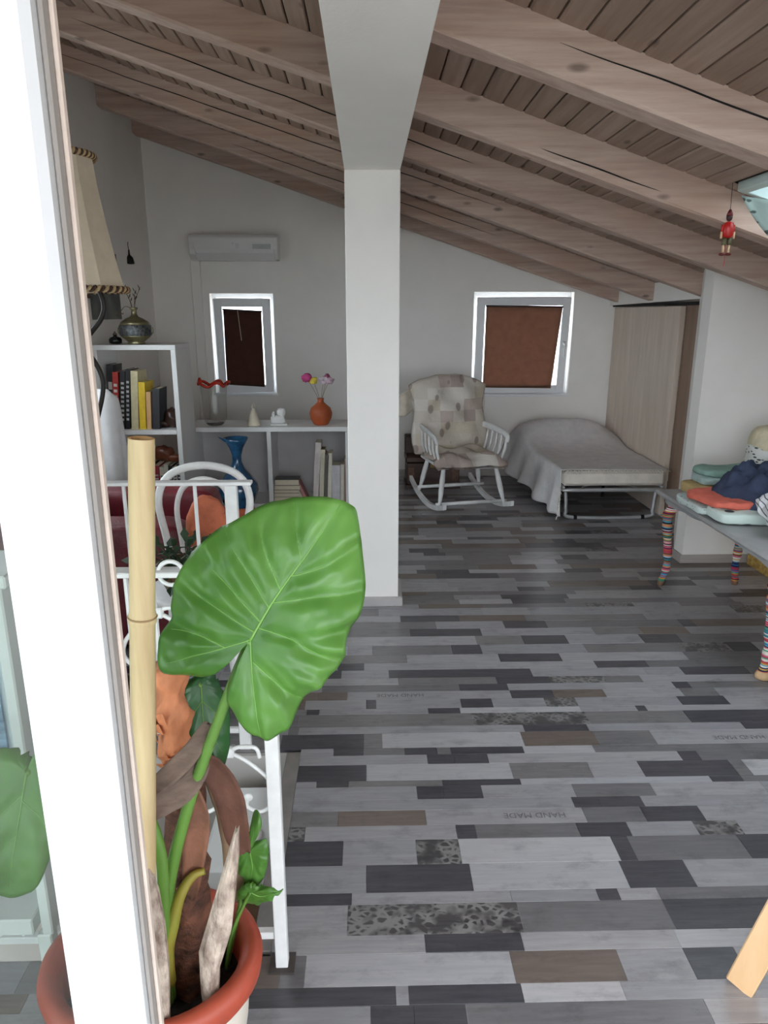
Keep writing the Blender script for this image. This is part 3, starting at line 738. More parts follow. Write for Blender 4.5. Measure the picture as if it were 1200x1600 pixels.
def yarn():
    m, nt, N, L, b = newmat('coloured_yarn')
    v = coords(nt, 'Object', (.4,.4,1))
    sn = N.new('ShaderNodeVectorMath'); sn.operation = 'SNAP'; sn.inputs[1].default_value = (5,5,.0056); L.new(v, sn.inputs[0])
    wn = N.new('ShaderNodeTexWhiteNoise'); L.new(sn.outputs[0], wn.inputs['Vector'])
    cs = [(40,110,160),(190,60,90),(216,170,80),(80,150,120),(220,214,200),(30,40,80),(220,110,130),(90,170,200),(200,90,60),(235,230,220),(40,36,40)]
    c = ramp(nt, wn.outputs['Value'], [(i/len(cs), lin(k)) for i, k in enumerate(cs)], True)
    L.new(c, b.inputs['Base Color']); b.inputs['Roughness'].default_value = .9
    w = N.new('ShaderNodeTexWave'); w.bands_direction = 'Z'; w.inputs['Scale'].default_value = 110; L.new(coords(nt, 'Object'), w.inputs['Vector'])
    L.new(bumpn(nt, w.outputs['Fac'], .6, .003), b.inputs['Normal'])
    return m
MYarn = yarn(); MFoot = wood('bare_beech', (196,160,118), (214,182,142), (8,8,1), 2, knots=False)
for (lx, ly) in ((-.285,.50),(.13,.50),(-.285,-.60),(.13,-.60)):
    s = -1 if lx < 0 else 1; dy = 1 if ly > 0 else -1
    pts = cr([(lx+.02*s*-1,ly-.01*dy,.50),(lx+.012*s,ly+.01*dy,.44),(lx+.014*s,ly+.012*dy,.38),(lx,ly,.22),(lx-.004*s,ly,.12),(lx+.012*s,ly+.012*dy,.03)],5)
    rr = [.034-.014*min(1,i/(len(pts)*.75))+.003*math.sin(i*1.3) for i in range(len(pts))]
    lg = MB().tube(pts, rr, 12).build('leg', MYarn, tb, smooth=True)
    MB().tube([(lx+.012*s,ly+.012*dy,.034),(lx+.014*s,ly+.014*dy,.015),(lx+.016*s,ly+.016*dy,0)],([.024,.03,.028] if ly < 0 else [.019,.02,.017]),10).build('foot', MFoot if ly < 0 else MTread, lg, smooth=True)
# textiles on the table
zt = .56
def folded(name, c, r, mat, label, cat='textile', nz=.01, ns=9, e=.35, rz=0, seed=0):
    mm = Matrix.Rotation(rz, 3, 'Z')
    o = MB().sell((0,0,r[2]+nz*.7), r, e, 60, 20, nz, ns, mm, seed).build(name, mat, smooth=True, loc=c)
    return tag(o, label, cat, 'textiles on the low table')
folded('folded_cloth', (1.97,3.90,zt), (.17,.11,.03), fabric('tan_cotton', (196,170,120)), 'tan folded cloth at the bottom of the far pile', seed=1)
folded('folded_cloth', (2.00,3.90,zt+.058), (.15,.10,.025), fabric('pale_aqua_cotton', (168,188,184)), 'pale grey-aqua folded cloth between tan and mint ones', seed=2)
folded('folded_cloth', (2.06,3.90,zt+.106), (.20,.10,.022), fabric('mint_cotton', (140,170,158)), 'mint green folded cloth topping the far pile', seed=3)
MNavy = fabric('navy_cotton', (60,68,90), .14)
def heap(u, v):
    a = 2*PI*u; r = v
    b = 1+.18*noise.noise(Vector((math.cos(a)*2,math.sin(a)*2,4)))
    x = .30*r*b*math.cos(a); y_ = .24*r*b*math.sin(a)
    z = .19*(1-r**2.2)*(1+.35*noise.noise(Vector((x*7,y_*7,0)))) + .06*abs(noise.noise(Vector((x*13,y_*13,5))))*(1-r**6) + .03*abs(noise.noise(Vector((x*26,y_*26,9))))*(1-r**6)
    return (x, y_, max(.0,z))
nv = MB().grid(heap, 96, 32, True)
tag(nv.build('rumpled_clothes', MNavy, smooth=True, loc=(2.06,3.53,zt+.06)), 'rumpled heap of navy blue clothes in the middle of the low table', 'clothes', 'textiles on the low table')
MFl = leafprint('pale_print_cotton', (196,208,204), (150,168,164), 60)
folded('folded_cloth', (1.80,3.60,zt), (.13,.17,.022), MFl, 'pale patterned folded cloth at the table edge under the coral one', nz=.006, seed=4)
folded('folded_cloth', (1.86,3.36,zt), (.16,.10,.03), leafprint('mint_print_cotton', (206,222,214), (60,66,72), 20), 'white and mint folded cloth with small dark motifs, under the coral one', nz=.006, seed=5)
folded('folded_cloth', (1.84,3.50,zt+.05), (.15,.17,.02), fabric('coral_cotton', (222,116,98), .1), 'coral red folded cloth in front of the navy heap', nz=.016, seed=6, rz=.2)
def stripes(name):
    m, nt, N, L, b = newmat(name)
    w = N.new('ShaderNodeTexWave'); w.inputs['Scale'].default_value = 9; w.inputs['Distortion'].default_value = 2.5; w.inputs['Detail'].default_value = 1
    L.new(coords(nt, 'Object', (1,1,2.2), (.3,.4,.5)), w.inputs['Vector'])
    c = ramp(nt, w.outputs['Fac'], [(.06, lin((90,92,104))), (.13, lin((226,226,228)))])
    L.new(c, b.inputs['Base Color']); b.inputs['Roughness'].default_value = .9
    return m
folded('crumpled_cloth', (1.98,3.10,zt), (.17,.17,.085), stripes('striped_cotton'), 'crumpled white cloth with thin grey stripes at the near end', nz=.05, ns=9, e=.8, seed=7)
# printed bag at the back of the table
bgx = thing('fabric_bag', 'white fabric bag printed with dark leaves, cream stuffing bulging out', 'bag', (2.29,3.90,zt))
MB().lathe([(.13,.0),(.15,.02),(.158,.12),(.155,.26),(.15,.28)],(0,0,0),28,lambda a,t: 1+.03*math.sin(a*5+t*4)).build('body', leafprint('leaf_print_canvas', (218,218,212), (70,78,72), 40), bgx, smooth=True)
MB().sell((.0,0,.31),(.148,.148,.085),.8,28,12,.02,8).build('stuffing', fabric('cream_wool', (214,202,172)), bgx, smooth=True)
gb = thing('gift_box', 'golden patterned box on the floor behind the low table legs', 'box', (2.63,4.14,0))
MGold = M('gold_print_paper', (196,146,60), .45, .28, 30, metal=.25, col2=(226,190,110))
MB().box(-.2,.2,-.15,.15,0,.26).build('body', MGold, gb, bevel=.004)
MB().box(-.205,.205,-.155,.155,.262,.32).build('lid', MGold, gb, bevel=.004)

# wooden stool at the right edge
ws = thing('wooden_stool', 'light wooden folding stool with splayed legs at the right edge', 'stool', (1.036,1.15,0), R(-50))
MBe = wood('pale_pine', (196,156,112), (214,178,136), (6,6,1.2), 2, knots=False, rough=.45)
def plank(mb, p, q, w, d, side=Vector((0,1,0))):
    p = Vector(p); q = Vector(q); t = (q-p).normalized(); s_ = side.normalized(); n_ = t.cross(s_).normalized()
    vs = []
    for c in (p, q):
        for a, b in ((-1,-1),(1,-1),(1,1),(-1,1)): vs.append(c+n_*(w/2*a)+s_*(d/2*b))
    return mb.hexa(vs)
for yv in (0,.34):
    plank(MB(), (-.235,yv,.0), (-.10,yv,.62), .062, .03).build('leg', MBe, ws, bevel=.003)
    plank(MB(), (.30,yv,0), (.14,yv,.62), .062, .03).build('leg', MBe, ws, bevel=.003)
plank(MB(), (-.20,.028,.125), (.27,.028,.125), .055, .026, Vector((0,1,0))).build('stretcher', MBe, ws, bevel=.003)
plank(MB(), (-.17,.0,.24), (-.17,.34,.24), .05, .02, Vector((1,0,.2))).build('stretcher', MBe, ws, bevel=.003)
MB().box(-.12,.2,-.05,.37,.62,.65).build('seat', MBe, ws, bevel=.008)

# ------------------------------------------------------------------ shelves
def lowshelf():
    e = thing('low_bookcase', 'low white bookcase of two wide cubes beside the white column', 'bookcase', (-.79,5.92,0))
    y0, y1 = -.20, .22
    MB().box(-.655,.65,y0,y1,.635,.672).build('top_board', MShelf, e, bevel=.002)
    MB().box(-.655,.65,y0,y1,.005,.04).build('bottom_board', MShelf, e, bevel=.002)
    for a, b in ((-.655,-.62),(.615,.65)): MB().box(a,b,y0,y1,.04,.635).build('side_panel', MShelf, e, bevel=.002)
    MB().box(-.015,.02,y0,y1,.04,.635).build('divider', MShelf, e, bevel=.002)
    MB().box(-.62,.615,y1-.008,y1,.04,.635).build('back_panel', M('grey_back_panel', (190,186,186), .7, .03), e)
lowshelf()
def tallshelf():
    e = thing('tall_bookcase', 'tall white bookcase with open cells against the left wall', 'bookcase', (-1.63,5.42,0))
    x0, x1, y0, y1 = -.30, .285, -.22, .21
    for a, b in ((x0,x0+.035),(x1-.035,x1)): MB().box(a,b,y0,y1,0,1.30).build('side_panel', MShelf, e, bevel=.002)
    MB().box(x0,x1,y0,y1,1.30,1.335).build('top_board', MShelf, e, bevel=.002)
    for z in (.735,.10): MB().box(x0+.035,x1-.035,y0,y1,z-.035,z).build('shelf_board', MShelf, e, bevel=.002)
tallshelf()
def book(loc, h, t, d, col, label, group, tilt=0, lay=False, pages='top', band=None, name='book'):
    e = thing(name, label, 'book', loc, 0, group)
    e.rotation_euler = (0, tilt, 0)
    c = M('cover', col, .55, .08, 20)
    if not lay:   # standing, spine to the front (-y)
        mb = MB().box(0,.003,0,d,0,h).box(t-.003,t,0,d,0,h).box(.003,t-.003,0,.004,0,h)
        mb.build('cover', c, e); MB().box(.003,t-.003,.004,d-.004,.003,h-.004).build('pages', MPaper, e)
        if band:
            bm_ = MB()
            for k in range(band[1]):
                z = h*(.15+.7*k/band[1]); bm_.box(t*.2,t*.8,-.0012,0,z,z+h*.35/band[1])
            bm_.build('spine_print', M('print', band[0], .6), e)['kind'] = 'stuff'
    else:         # lying flat; t is the thickness, h along x
        mb = MB().box(0,h,0,d,0,.003).box(0,h,0,d,t-.003,t).box(0,.003,0,d,.003,t-.003)
        mb.build('cover', c, e); MB().box(.003,h-.004,.004,d-.004,.003,t-.003).build('pages', MPaper, e)
    return e
G1 = 'books in the upper cell of the tall bookcase'
y0 = 5.24; zs = .735
book((-1.90,y0+.06,zs), .46, .045, .2, (40,38,40), 'tall black book at the far left of the upper cell', G1, R(3.5), band=((200,200,196),3))
book((-1.85,y0+.02,zs), .41, .04, .18, (196,60,52), 'red and white spined book in the upper cell', G1, R(4), band=((232,226,218),7))
book((-1.80,y0+.01,zs), .42, .035, .2, (26,25,27), 'black paperback with white spine print, left of a second one', G1, R(5), band=((196,196,192),9))
book((-1.76,y0+.01,zs), .43, .03, .2, (24,23,26), 'black paperback with white spine print beside the cream book', G1, R(5), band=((190,190,186),9))
book((-1.715,y0,zs), .42, .05, .22, (212,200,160), 'tall cream book leaning between black paperbacks and yellow book', G1, R(4))
book((-1.655,y0,zs), .34, .045, .22, (232,196,40), 'bright yellow book in the upper cell', G1, R(3))
book((-1.603,y0,zs), .27, .032, .2, (214,170,118), 'tan book between the yellow and the charcoal book', G1, R(3))
book((-1.562,y0,zs), .295, .05, .2, (44,44,48), 'charcoal book beside the dark carved head', G1, R(4))
def blob(name, loc, r, mat, label, cat, seed, nz=.03, ns=14, e=.9):
    return tag(MB().sell((0,0,r[2]*.92), r, e, 30, 18, nz, ns, None, seed).build(name, mat, smooth=True, loc=loc), label, cat)
MBrz = M('dark_polished_carving', (58,36,28), .3, .3, 18)
hd = thing('dark_carving', 'small dark polished carving in the upper cell corner', 'sculpture', (-1.435,5.33,zs))
MB().sell((0,0,.07),(.06,.06,.072),.9,28,18,.016,20).build('head', MBrz, hd, smooth=True)
MB().sell((-.065,-.01,.028),(.05,.04,.03),.8,20,12,.01,20).build('paw', MBrz, hd, smooth=True)
MRd = M('red_brown_carving', (110,58,38), .35, .3, 14)
G2 = 'books in the lower cell of the tall bookcase'
bz = .10
cols = [(60,62,64),(150,40,56),(206,198,180),(196,190,176),(30,30,30),(200,196,188),(34,34,34),(206,202,194)]
bl = ['dark grey book at the left of the lower cell', 'crimson book in the lower cell behind the white chair', 'cream book right of the crimson one', 'ivory book in the middle of the lower cell', 'black book with pale spine print in the lower cell', 'pale book between two black ones in the lower cell', 'black spined book second from the bookcase side', 'off-white book touching the right side of the lower cell']
xb = -1.625
for k, c in enumerate(cols):
    t = .05 if k == 1 else .03
    book((xb,5.25,bz), .37-.01*(k % 3), t, .2, c, bl[k], G2, 0, band=((210,208,200) if sum(c) < 300 else (60,60,60), 10)); xb += t+.002
cv = thing('carved_figure', 'red-brown polished carving lying on the books in the lower cell', 'sculpture', (-1.50,5.36,.472))
MB().sell((-.02,0,.06),(.075,.06,.062),.85,30,18,.018,16).build('body', MRd, cv, smooth=True)
MB().sell((.055,-.03,.03),(.045,.03,.028),.8,20,12,.01,16).build('head', MRd, cv, smooth=True)
MB().tube(cr([(.06,0,.02),(.10,.01,.015),(.125,.02,.03)],4),.008,8).build('tail', MRd, cv, smooth=True)

# on top of the tall bookcase
zt2 = 1.336
bv = thing('metal_vase', 'round silvery brass vase with engraved dark band on the tall bookcase', 'vase', (-1.66,5.36,zt2))
MBrass = M('tarnished_brass', (142,136,104), .32, .2, 20, metal=.7)
MB().lathe([(.06,0),(.065,.006),(.055,.014),(.075,.03),(.10,.05),(.107,.06)],(0,0,0),28).build('base', MBrass, bv, smooth=True)
MB().lathe([(.107,.058),(.112,.066),(.113,.125),(.107,.134)],(0,0,0),28,cap=False).build('engraved_band', M('engraved_dark_metal', (58,60,62), .4, .5, 60, metal=.6, bump=.5, bscale=70, col2=(130,134,136)), bv, smooth=True)
MB().lathe([(.108,.133),(.095,.155),(.06,.178),(.03,.19),(.02,.205),(.019,.235),(.028,.243),(.03,.252),(.022,.256)],(0,0,0),28).build('neck', MBrass, bv, smooth=True)
for sx in (-1,1): MB().tube(cr([(sx*.110,0,.115),(sx*.122,0,.11),(sx*.123,0,.08),(sx*.112,0,.07)],4),.004,6).build('lug', MBrass, bv, smooth=True)
MTw = M('dry_stem', (92,72,56), .8, .2, 20)
sp = thing('dried_sprigs', 'dried sprigs standing in the round metal vase', 'dried flowers', (-1.66,5.36,zt2+.24))
for dx, dy, hh in ((-.05,0,.16),(.01,.02,.12),(.045,-.01,.14),(-.02,-.02,.09)):
    ps = cr([(0,0,-.1),(dx*.3,dy,.03),(dx*.8,dy,hh*.7),(dx*1.3,dy,hh)],4)
    s1 = MB().tube(ps,.0022,5).build('stem', MTw, sp)
    lf = MB()
    for k in range(4):
        p = ps[-1-k*2]; a = 1 if k % 2 else -1
        lf.add([p, p+Vector((a*.010,.003,.012)), p+Vector((a*.014,0,.032)), p+Vector((a*.004,-.002,.018))], [(0,1,2,3)])
    lf.build('leaves', MTw, s1, solid=.001)
MB().tube(cr([(0,-.01,0),(-.05,-.02,.02),(-.085,-.03,-.015),(-.10,-.03,-.03)],4),.0025,5).build('stem', MTw, sp)
for k in range(5):
    a = k*1.25; MB().tube([(-.095,-.03,-.03),(-.095+.03*math.cos(a),-.03,-.03+.024*math.sin(a))],.003,5).build('dry_bloom', MTw, sp)
ib = thing('ink_bottle', 'squat black bottle with knobbed stopper beside the metal vase', 'bottle', (-1.81,5.36,zt2))
MBk = M('black_glaze', (26,25,27), .25, .2)
MB().lathe([(.03,0),(.044,.008),(.046,.03),(.036,.045),(.014,.052),(.012,.062)],(0,0,0),20).build('body', MBk, ib, smooth=True)
MB().lathe([(.014,.062),(.016,.07),(.008,.078),(.003,.09)],(0,0,0),14).build('stopper', M('stopper_metal', (120,118,110), .35, .1, metal=.6), ib, smooth=True)
# wall picture, hook ornament, small lattice
wpz = thing('wall_picture', 'dark grey-green unframed picture on the left wall', 'picture', (XL+.001,5.62,1.75))
MB().box(0,.018,-.29,.30,-.245,.24).build('panel', M('grey_green_painting', (70,74,68), .6, .35, 5, col2=(104,108,98)), wpz, bevel=.002)
hk = thing('wall_ornament', 'small dark hanging ornament on the left wall', 'ornament', (XL+.012,6.27,1.94))
MB().lathe([(.035,0),(.038,.01),(.028,.05),(.008,.07),(.006,.11)],(0,0,0),12).build('pendant', MBlackIron, hk, smooth=True)
MB().tube(cr([(0,0,.11),(.0,-.012,.14),(0,-.005,.17)],4),.003,6).build('string', MBlackIron, hk)
wl = thing('wall_lattice', 'small grey lattice charm on the left wall beside the picture', 'ornament', (XL+.004,5.26,1.72))
for k in range(4):
    MB().box(0,.006,-.05+.03*k,-.042+.03*k,-.07,.06).build('slat', MTw, wl); MB().box(.006,.010,-.055,.055,-.065+.035*k,-.058+.035*k).build('slat', MTw, wl)

# air conditioner and its cable duct
ac = thing('air_conditioner', 'white wall air conditioner above the narrow window', 'air conditioner', (-1.165,YB,2.0))
acp = [(0,.02),(-.06,.0),(-.13,.012),(-.185,.05),(-.195,.09),(-.195,.19),(-.175,.218),(0,.22)]
mb = MB(); n = len(acp)
for sx in (-.39,.39):
    for (py, pz) in acp: mb.v.append((sx, py-.002, pz))
mb.f += [tuple(range(n)), tuple(n+i for i in reversed(range(n)))]+[(i, i+n, (i+1) % n+n, (i+1) % n) for i in range(n)]; mb.mi = [0]*len(mb.f)
MAC = M('ac_plastic', (222,222,220), .28, .01, 3)
mb.build('body', MAC, ac, bevel=.006)
MB().hexa([(-.33,-.198,.055),(.36,-.198,.055),(.36,-.13,.006),(-.33,-.13,.006),(-.33,-.205,.062),(.36,-.205,.062),(.36,-.137,.0),(-.33,-.137,.0)]).build('louver', MAC, ac, bevel=.003)
MB().box(.17,.33,-.2005,-.196,.095,.135).build('display', M('display_silver', (196,200,202), .15, .05, metal=.3), ac, bevel=.001)
MB().box(.02,.05,-.2,-.196,.10,.14).build('badge', M('badge', (206,208,208), .3), ac); MB().box(-.01,.005,-.2,-.196,.13,.15).build('badge', M('badge_dot', (206,208,208), .3), ac)
struct(MB().box(-1.585,-1.50,YB-.045,YB,.05,2.01).build('trim_2', MW, bevel=.006), 'white painted pipe duct running down from the air conditioner')

# things on the low bookcase
zl = .673
gv = thing('glass_vase', 'clear ribbed glass vase with ruffled red rim on the low bookcase', 'vase', (-1.235,5.86,zl))
wob = lambda a, t: 1+.10*max(0,t-.35)*math.sin(a*5)+.03*max(0,t-.35)*math.sin(a*9)
MB().lathe([(.055,.0),(.075,.012),(.092,.05),(.10,.13),(.10,.22),(.108,.30),(.112,.325),(.108,.325),(.096,.22),(.094,.13),(.086,.05),(.07,.022),(.0,.02)],(0,0,0),40,wob,cap=False).build('bowl', MGlassVase, gv, smooth=True)
rp = []
for k in range(60):
    a = 2*PI*k/60; r_ = .114*(1+.12*math.sin(a*5))
    rp.append((r_*math.cos(a), r_*math.sin(a), .33+.016*math.sin(a*5+1)+(.055*math.exp(-((a-3.35)/.18)**2))))
MB().tube(rp, .012, 8, closed=True).build('rim', M('red_glass', (190,44,26), .2, .15, 10), gv, smooth=True)
MB().lathe([(.056,.001),(.07,.012),(.07,.018),(.0,.02)],(0,0,0),28,cap=False).build('foot', M('smoky_glass', (96,92,88), .15, .1), gv, smooth=True)
cd_ = thing('cone_candle', 'cream cone shaped candle with looped tip on the low bookcase', 'candle', (-.915,5.82,zl))
MCr = M('cream_wax', (226,216,194), .5, .05, 10)
MB().lathe([(.052,0),(.052,.006),(.04,.05),(.026,.10),(.014,.128),(.010,.135)],(0,0,0),20).build('cone', MCr, cd_, smooth=True)
MB().tube(cr([(-.008,0,.134),(-.013,0,.15),(-.004,0,.168),(.010,0,.164),(.012,0,.148),(.008,0,.135)],5),.006,8).build('loop', MCr, cd_, smooth=True)
wf = thing('white_figurine', 'small white porcelain figurine on the low bookcase', 'figurine', (-.71,5.82,zl))
MPo = M('white_porcelain', (232,232,230), .25, .02)
MB().box(-.072,.068,-.04,.04,0,.016).build('base', MPo, wf, bevel=.006)
MB().sell((-.012,0,.045),(.058,.035,.036),.9,24,14,.01,18).build('body', MPo, wf, smooth=True)
MB().sell((.018,0,.105),(.034,.03,.036),.9,20,14,.006,18).build('head', MPo, wf, smooth=True)
MB().tube(cr([(.02,0,.05),(.022,0,.075),(.02,0,.1)],4),.02,10).build('neck', MPo, wf, smooth=True)
MB().tube(cr([(-.04,-.01,.05),(-.045,-.012,.09),(-.035,-.01,.105)],4),.013,8).build('arm', MPo, wf, smooth=True)
tv = thing('clay_vase', 'round orange clay vase on the low bookcase near the column', 'vase', (-.375,5.86,zl))
MB().lathe([(.055,0),(.06,.004),(.085,.05),(.093,.095),(.08,.135),(.045,.165),(.027,.182),(.024,.20),(.03,.212),(.026,.214),(.018,.20),(.0,.15)],(0,0,0),32,cap=False).build('body', M('burnt_orange_clay', (180,88,48), .55, .08, 10), tv, smooth=True)
fl_ = thing('paper_flowers', 'pink, yellow and lilac flowers standing in the clay vase', 'flowers', (-.375,5.86,zl+.16))
for (fx_, fz_, r_, c) in ((-.105,.215,.042,(206,80,140)),(-.055,.195,.032,(228,206,80)),(.03,.20,.038,(214,196,204)),(.075,.195,.034,(206,180,192)),(.06,.225,.024,(170,90,124))):
    s1 = MB().tube(cr([(0,0,0),(fx_*.35,0,.09),(fx_,-.01,fz_)],5),.0018,5).build('stem', M('pale_stem', (150,140,120), .7), fl_)
    MB().sell((fx_,-.01,fz_),(r_,r_*.8,r_*.8),.9,18,12,.012,50,None,fx_*50).build('bloom', M('petal', c, .8, .12, 30), s1, smooth=True)
# blue vase on the floor in front of the low bookcase
bvs = thing('blue_vase', 'tall glossy blue pottery vase with flared lip and bare clay foot', 'vase', (-1.0,5.44,0))
MBlue = M('mottled_blue_glaze', (14,44,84), .14, .4, 9, coat=.5, col2=(40,98,140))
MB().lathe([(.11,.10),(.135,.16),(.158,.23),(.15,.28),(.10,.345),(.055,.40),(.035,.455),(.036,.50),(.055,.56),(.082,.61),(.095,.635),(.088,.632),(.05,.56),(.026,.50),(.0,.46)],(0,0,0),36,lambda a,t: 1+.05*max(0,t-.55)*math.sin(a*4),cap=False).build('body', MBlue, bvs, smooth=True)
lp_ = MB().add([Vector((-.07,-.02,.63)),Vector((-.135,-.03,.648)),Vector((-.075,-.06,.615)),Vector((-.06,0,.60))],[(0,1,2),(0,3,1),(3,2,1),(0,2,3)])
lp_.build('spout', MBlue, bvs)
MB().lathe([(.10,0),(.112,.01),(.118,.06),(.112,.102)],(0,0,0),32).build('foot', MTerra, bvs, smooth=True)
# books in the low bookcase
G3 = 'books lying in the right cube of the low bookcase'
zz = .041
for k, (t, c, lb) in enumerate(((.045,(150,140,124),'lowest thick book of the flat stack'),(.03,(190,180,160),'second book from the bottom of the flat stack'),(.028,(120,112,104),'middle book of the flat stack'),(.035,(186,176,150),'cream book second from the top of the flat stack'),(.05,(80,78,76),'dark covered book on top of the flat stack'))):
    book((-.765+.006*random.uniform(-1,1),5.76,zz), .20+.012*(k % 2), t, .15, c, lb, G3, 0, True); zz += t+.001
G4 = 'books standing in the right cube of the low bookcase'
book((-.545,5.77,.045), .17, .022, .15, (206,196,178), 'pale book leaning against the flat stack, left one', G4, R(-24)+0, name='book')
book((-.513,5.77,.045), .175, .022, .15, (176,120,118), 'dusty pink book leaning against the flat stack, right one', G4, R(-24))
book((-.452,5.76,.042), .50, .045, .18, (206,196,190), 'tallest pinkish book in the right cube', G4, R(4))
book((-.40,5.76,.042), .44, .036, .18, (198,190,170), 'tall cream book next to the tallest one', G4, R(3))
book((-.36,5.76,.042), .40, .028, .18, (96,92,84), 'tall book with dark cover behind cream ones', G4, R(3))
book((-.33,5.76,.042), .41, .03, .18, (214,208,192), 'thin ivory book in the middle of the standing row', G4, R(2))
book((-.296,5.76,.042), .31, .07, .18, (196,192,196), 'thick short white book in the standing row', G4, R(1))
book((-.222,5.76,.042), .315, .028, .18, (204,196,182), 'short beige book second from the right side', G4, R(1))
book((-.190,5.76,.042), .36, .012, .18, (150,116,104), 'slim brown book at the right end of the row', G4, R(.5))

# ------------------------------------------------------------------ sitting corner behind the railings
am = thing('leather_armchair', 'maroon leather armchair seen over the railings', 'armchair', (-1.35,3.56,0))
def rbox(name, x0,x1,y0,y1,z0,z1, e=.22):
    return MB().sell(((x0+x1)/2,(y0+y1)/2,(z0+z1)/2),((x1-x0)/2,(y1-y0)/2,(z1-z0)/2),e,40,24,.006,6).build(name, MLeather, am, smooth=True)
rbox('armrest', -.52,.53,-.46,-.24,.04,.625); rbox('armrest', -.52,.52,.24,.46,.04,.62)
rbox('seat', -.40,.50,-.24,.24,.06,.44); rbox('backrest', -.54,-.26,-.44,.44,.10,.80)
for sx in (-.45,.45):
    for sy in (-.4,.4): MB().tube([(sx,sy,0),(sx,sy,.07)],[.018,.024],10).build('foot', MDark, am, smooth=True)
cl = thing('draped_cloth', 'white sheet draped over a stand before the tall bookcase', 'cloth', (-1.65,4.45,0))
def drape(u, v):
    a = 2*PI*u; r_ = .125*min(1,.55+v*8)+.045*v**.8
    r_ *= 1+.12*v*math.sin(a*7+1)+.06*v*math.sin(a*11)
    return (r_*math.cos(a)*1.0, r_*math.sin(a)*.8, 1.10-.03*(1-v)**0-1.02*v+.03)
mbd = MB().grid(drape, 72, 20, True); mbd.f.append(tuple(reversed(range(72)))); mbd.mi.append(0)
mbd.build('sheet', fabric('white_sheet', (232,232,232), .03), cl, smooth=True)
MB().tube([(0,0,0),(0,0,1.07)],.02,10).build('stand', MDark, cl, smooth=True)

# floor lamp
la = thing('floor_lamp', 'black wrought iron floor lamp with cream fabric shade', 'lamp', (-1.08,2.74,0))
prf = [(.205,1.625),(.182,1.74),(.16,1.86),(.142,1.98),(.133,2.075)]
MB().lathe(prf,(0,0,0),10,cap=False).build('shade', fabric('cream_shade_cloth', (214,198,176), .05, .15), la, solid=.002)
def braid(name, r_, z_):
    g = MB()
    for ph in (0, PI):
        g.tube([((r_+.007*math.cos(40*2*PI*k/400+ph))*math.cos(2*PI*k/400),(r_+.007*math.cos(40*2*PI*k/400+ph))*math.sin(2*PI*k/400),z_+.007*math.sin(40*2*PI*k/400+ph)) for k in range(400)],.006,5,closed=True)
        g.m = 1
    return g.build(name, [M('brown_cord', (72,48,32), .8), M('tan_cord', (176,150,110), .8)], la)
braid('lower_trim', .206, 1.632); braid('upper_trim', .134, 2.075)
stem = cr([(.10,0,1.665),(.125,0,1.59),(.11,0,1.53),(.045,0,1.455),(.04,0,1.43),(.085,0,1.345),(.09,0,1.27),(.05,0,1.14),(.02,0,1.05),(.0,0,.8),(.02,0,.4),(0,0,.03)],7)
MB().tube(stem,.009,8).build('stem', MBlackIron, la, smooth=True)
MB().tube([(.10,0,1.66),(.04,0,1.70),(0,0,1.74)],.006,8).build('shade_bracket', MBlackIron, la, smooth=True)
MB().lathe([(.14,0),(.14,.012),(.05,.03),(.015,.05)],(0,0,0),28).build('base', MBlackIron, la, smooth=True)
MB().tube(cr([(.04,.0,1.435),(-.03,.01,1.40),(-.02,.01,1.32),(.03,0,1.29)],5),.007,7).build('scroll', MBlackIron, la, smooth=True)

# bentwood chair with a stone and a plant on it
bc_ = thing('bentwood_chair', 'white bentwood chair standing behind the far railing', 'chair', (-.70,2.78,0))
def arch(w, zt_, y0_, y1_, zb_):
    return cr([(-w*.72,y0_,zb_),(-w*.86,y0_+(y1_-y0_)*.35,zb_+(zt_-zb_)*.35),(-w,y0_+(y1_-y0_)*.7,zb_+(zt_-zb_)*.7),(-w*.72,y1_,zt_-(zt_-zb_)*.08),(0,y1_,zt_),(w*.72,y1_,zt_-(zt_-zb_)*.08),(w,y0_+(y1_-y0_)*.7,zb_+(zt_-zb_)*.7),(w*.86,y0_+(y1_-y0_)*.35,zb_+(zt_-zb_)*.35),(w*.72,y0_,zb_)],6)
MB().tube(arch(.195,.925,.17,.235,.45),.0165,10).build('back_bow', MIron, bc_, smooth=True)
MB().tube(arch(.115,.87,.165,.215,.45),.012,10).build('inner_bow', MIron, bc_, smooth=True)
MB().lathe([(.0,.435),(.19,.435),(.205,.445),(.205,.462),(.19,.47),(.0,.466)],(0,0,0),36,cap=False).build('seat', MIron, bc_, smooth=True)
for (lx, ly) in ((-.14,-.14),(.14,-.14),(-.15,.15),(.15,.15)):
    MB().tube([(lx,ly,.44),(lx*1.12,ly*1.12,.2),(lx*1.28,ly*1.3,0)],[.017,.015,.012],10).build('leg', MIron, bc_, smooth=True)
MB().tube([(.155*math.cos(2*PI*k/32),.155*math.sin(2*PI*k/32),.24) for k in range(32)],.010,8,closed=True).build('leg_ring', MIron, bc_, smooth=True)
pt = thing('plant_dish', 'brown clay dish on the seat of the white bentwood chair', 'dish', (-.69,2.74,.471))
MB().lathe([(.10,0),(.12,.01),(.155,.09),(.16,.11),(.148,.11),(.11,.03),(.0,.025)],(0,0,0),28,cap=False).build('bowl', M('brown_clay', (112,78,58), .7, .15, 14), pt, smooth=True)
MB().lathe([(.0,.085),(.145,.085),(.146,.07)],(0,0,0),24,cap=False).build('soil', M('dark_soil', (44,34,28), .95, .3, 30), pt)
rkx = MB().sell((0,0,.13),(.082,.045,.135),.8,30,20,.016,11)
tag(rkx.build('salt_stone', M('rough_terracotta_stone', (190,104,72), .8, .14, 14, bump=.5, bscale=30), smooth=True, loc=(-.65,2.82,.575)), 'rough orange stone slab standing in the dish on the white chair', 'stone')
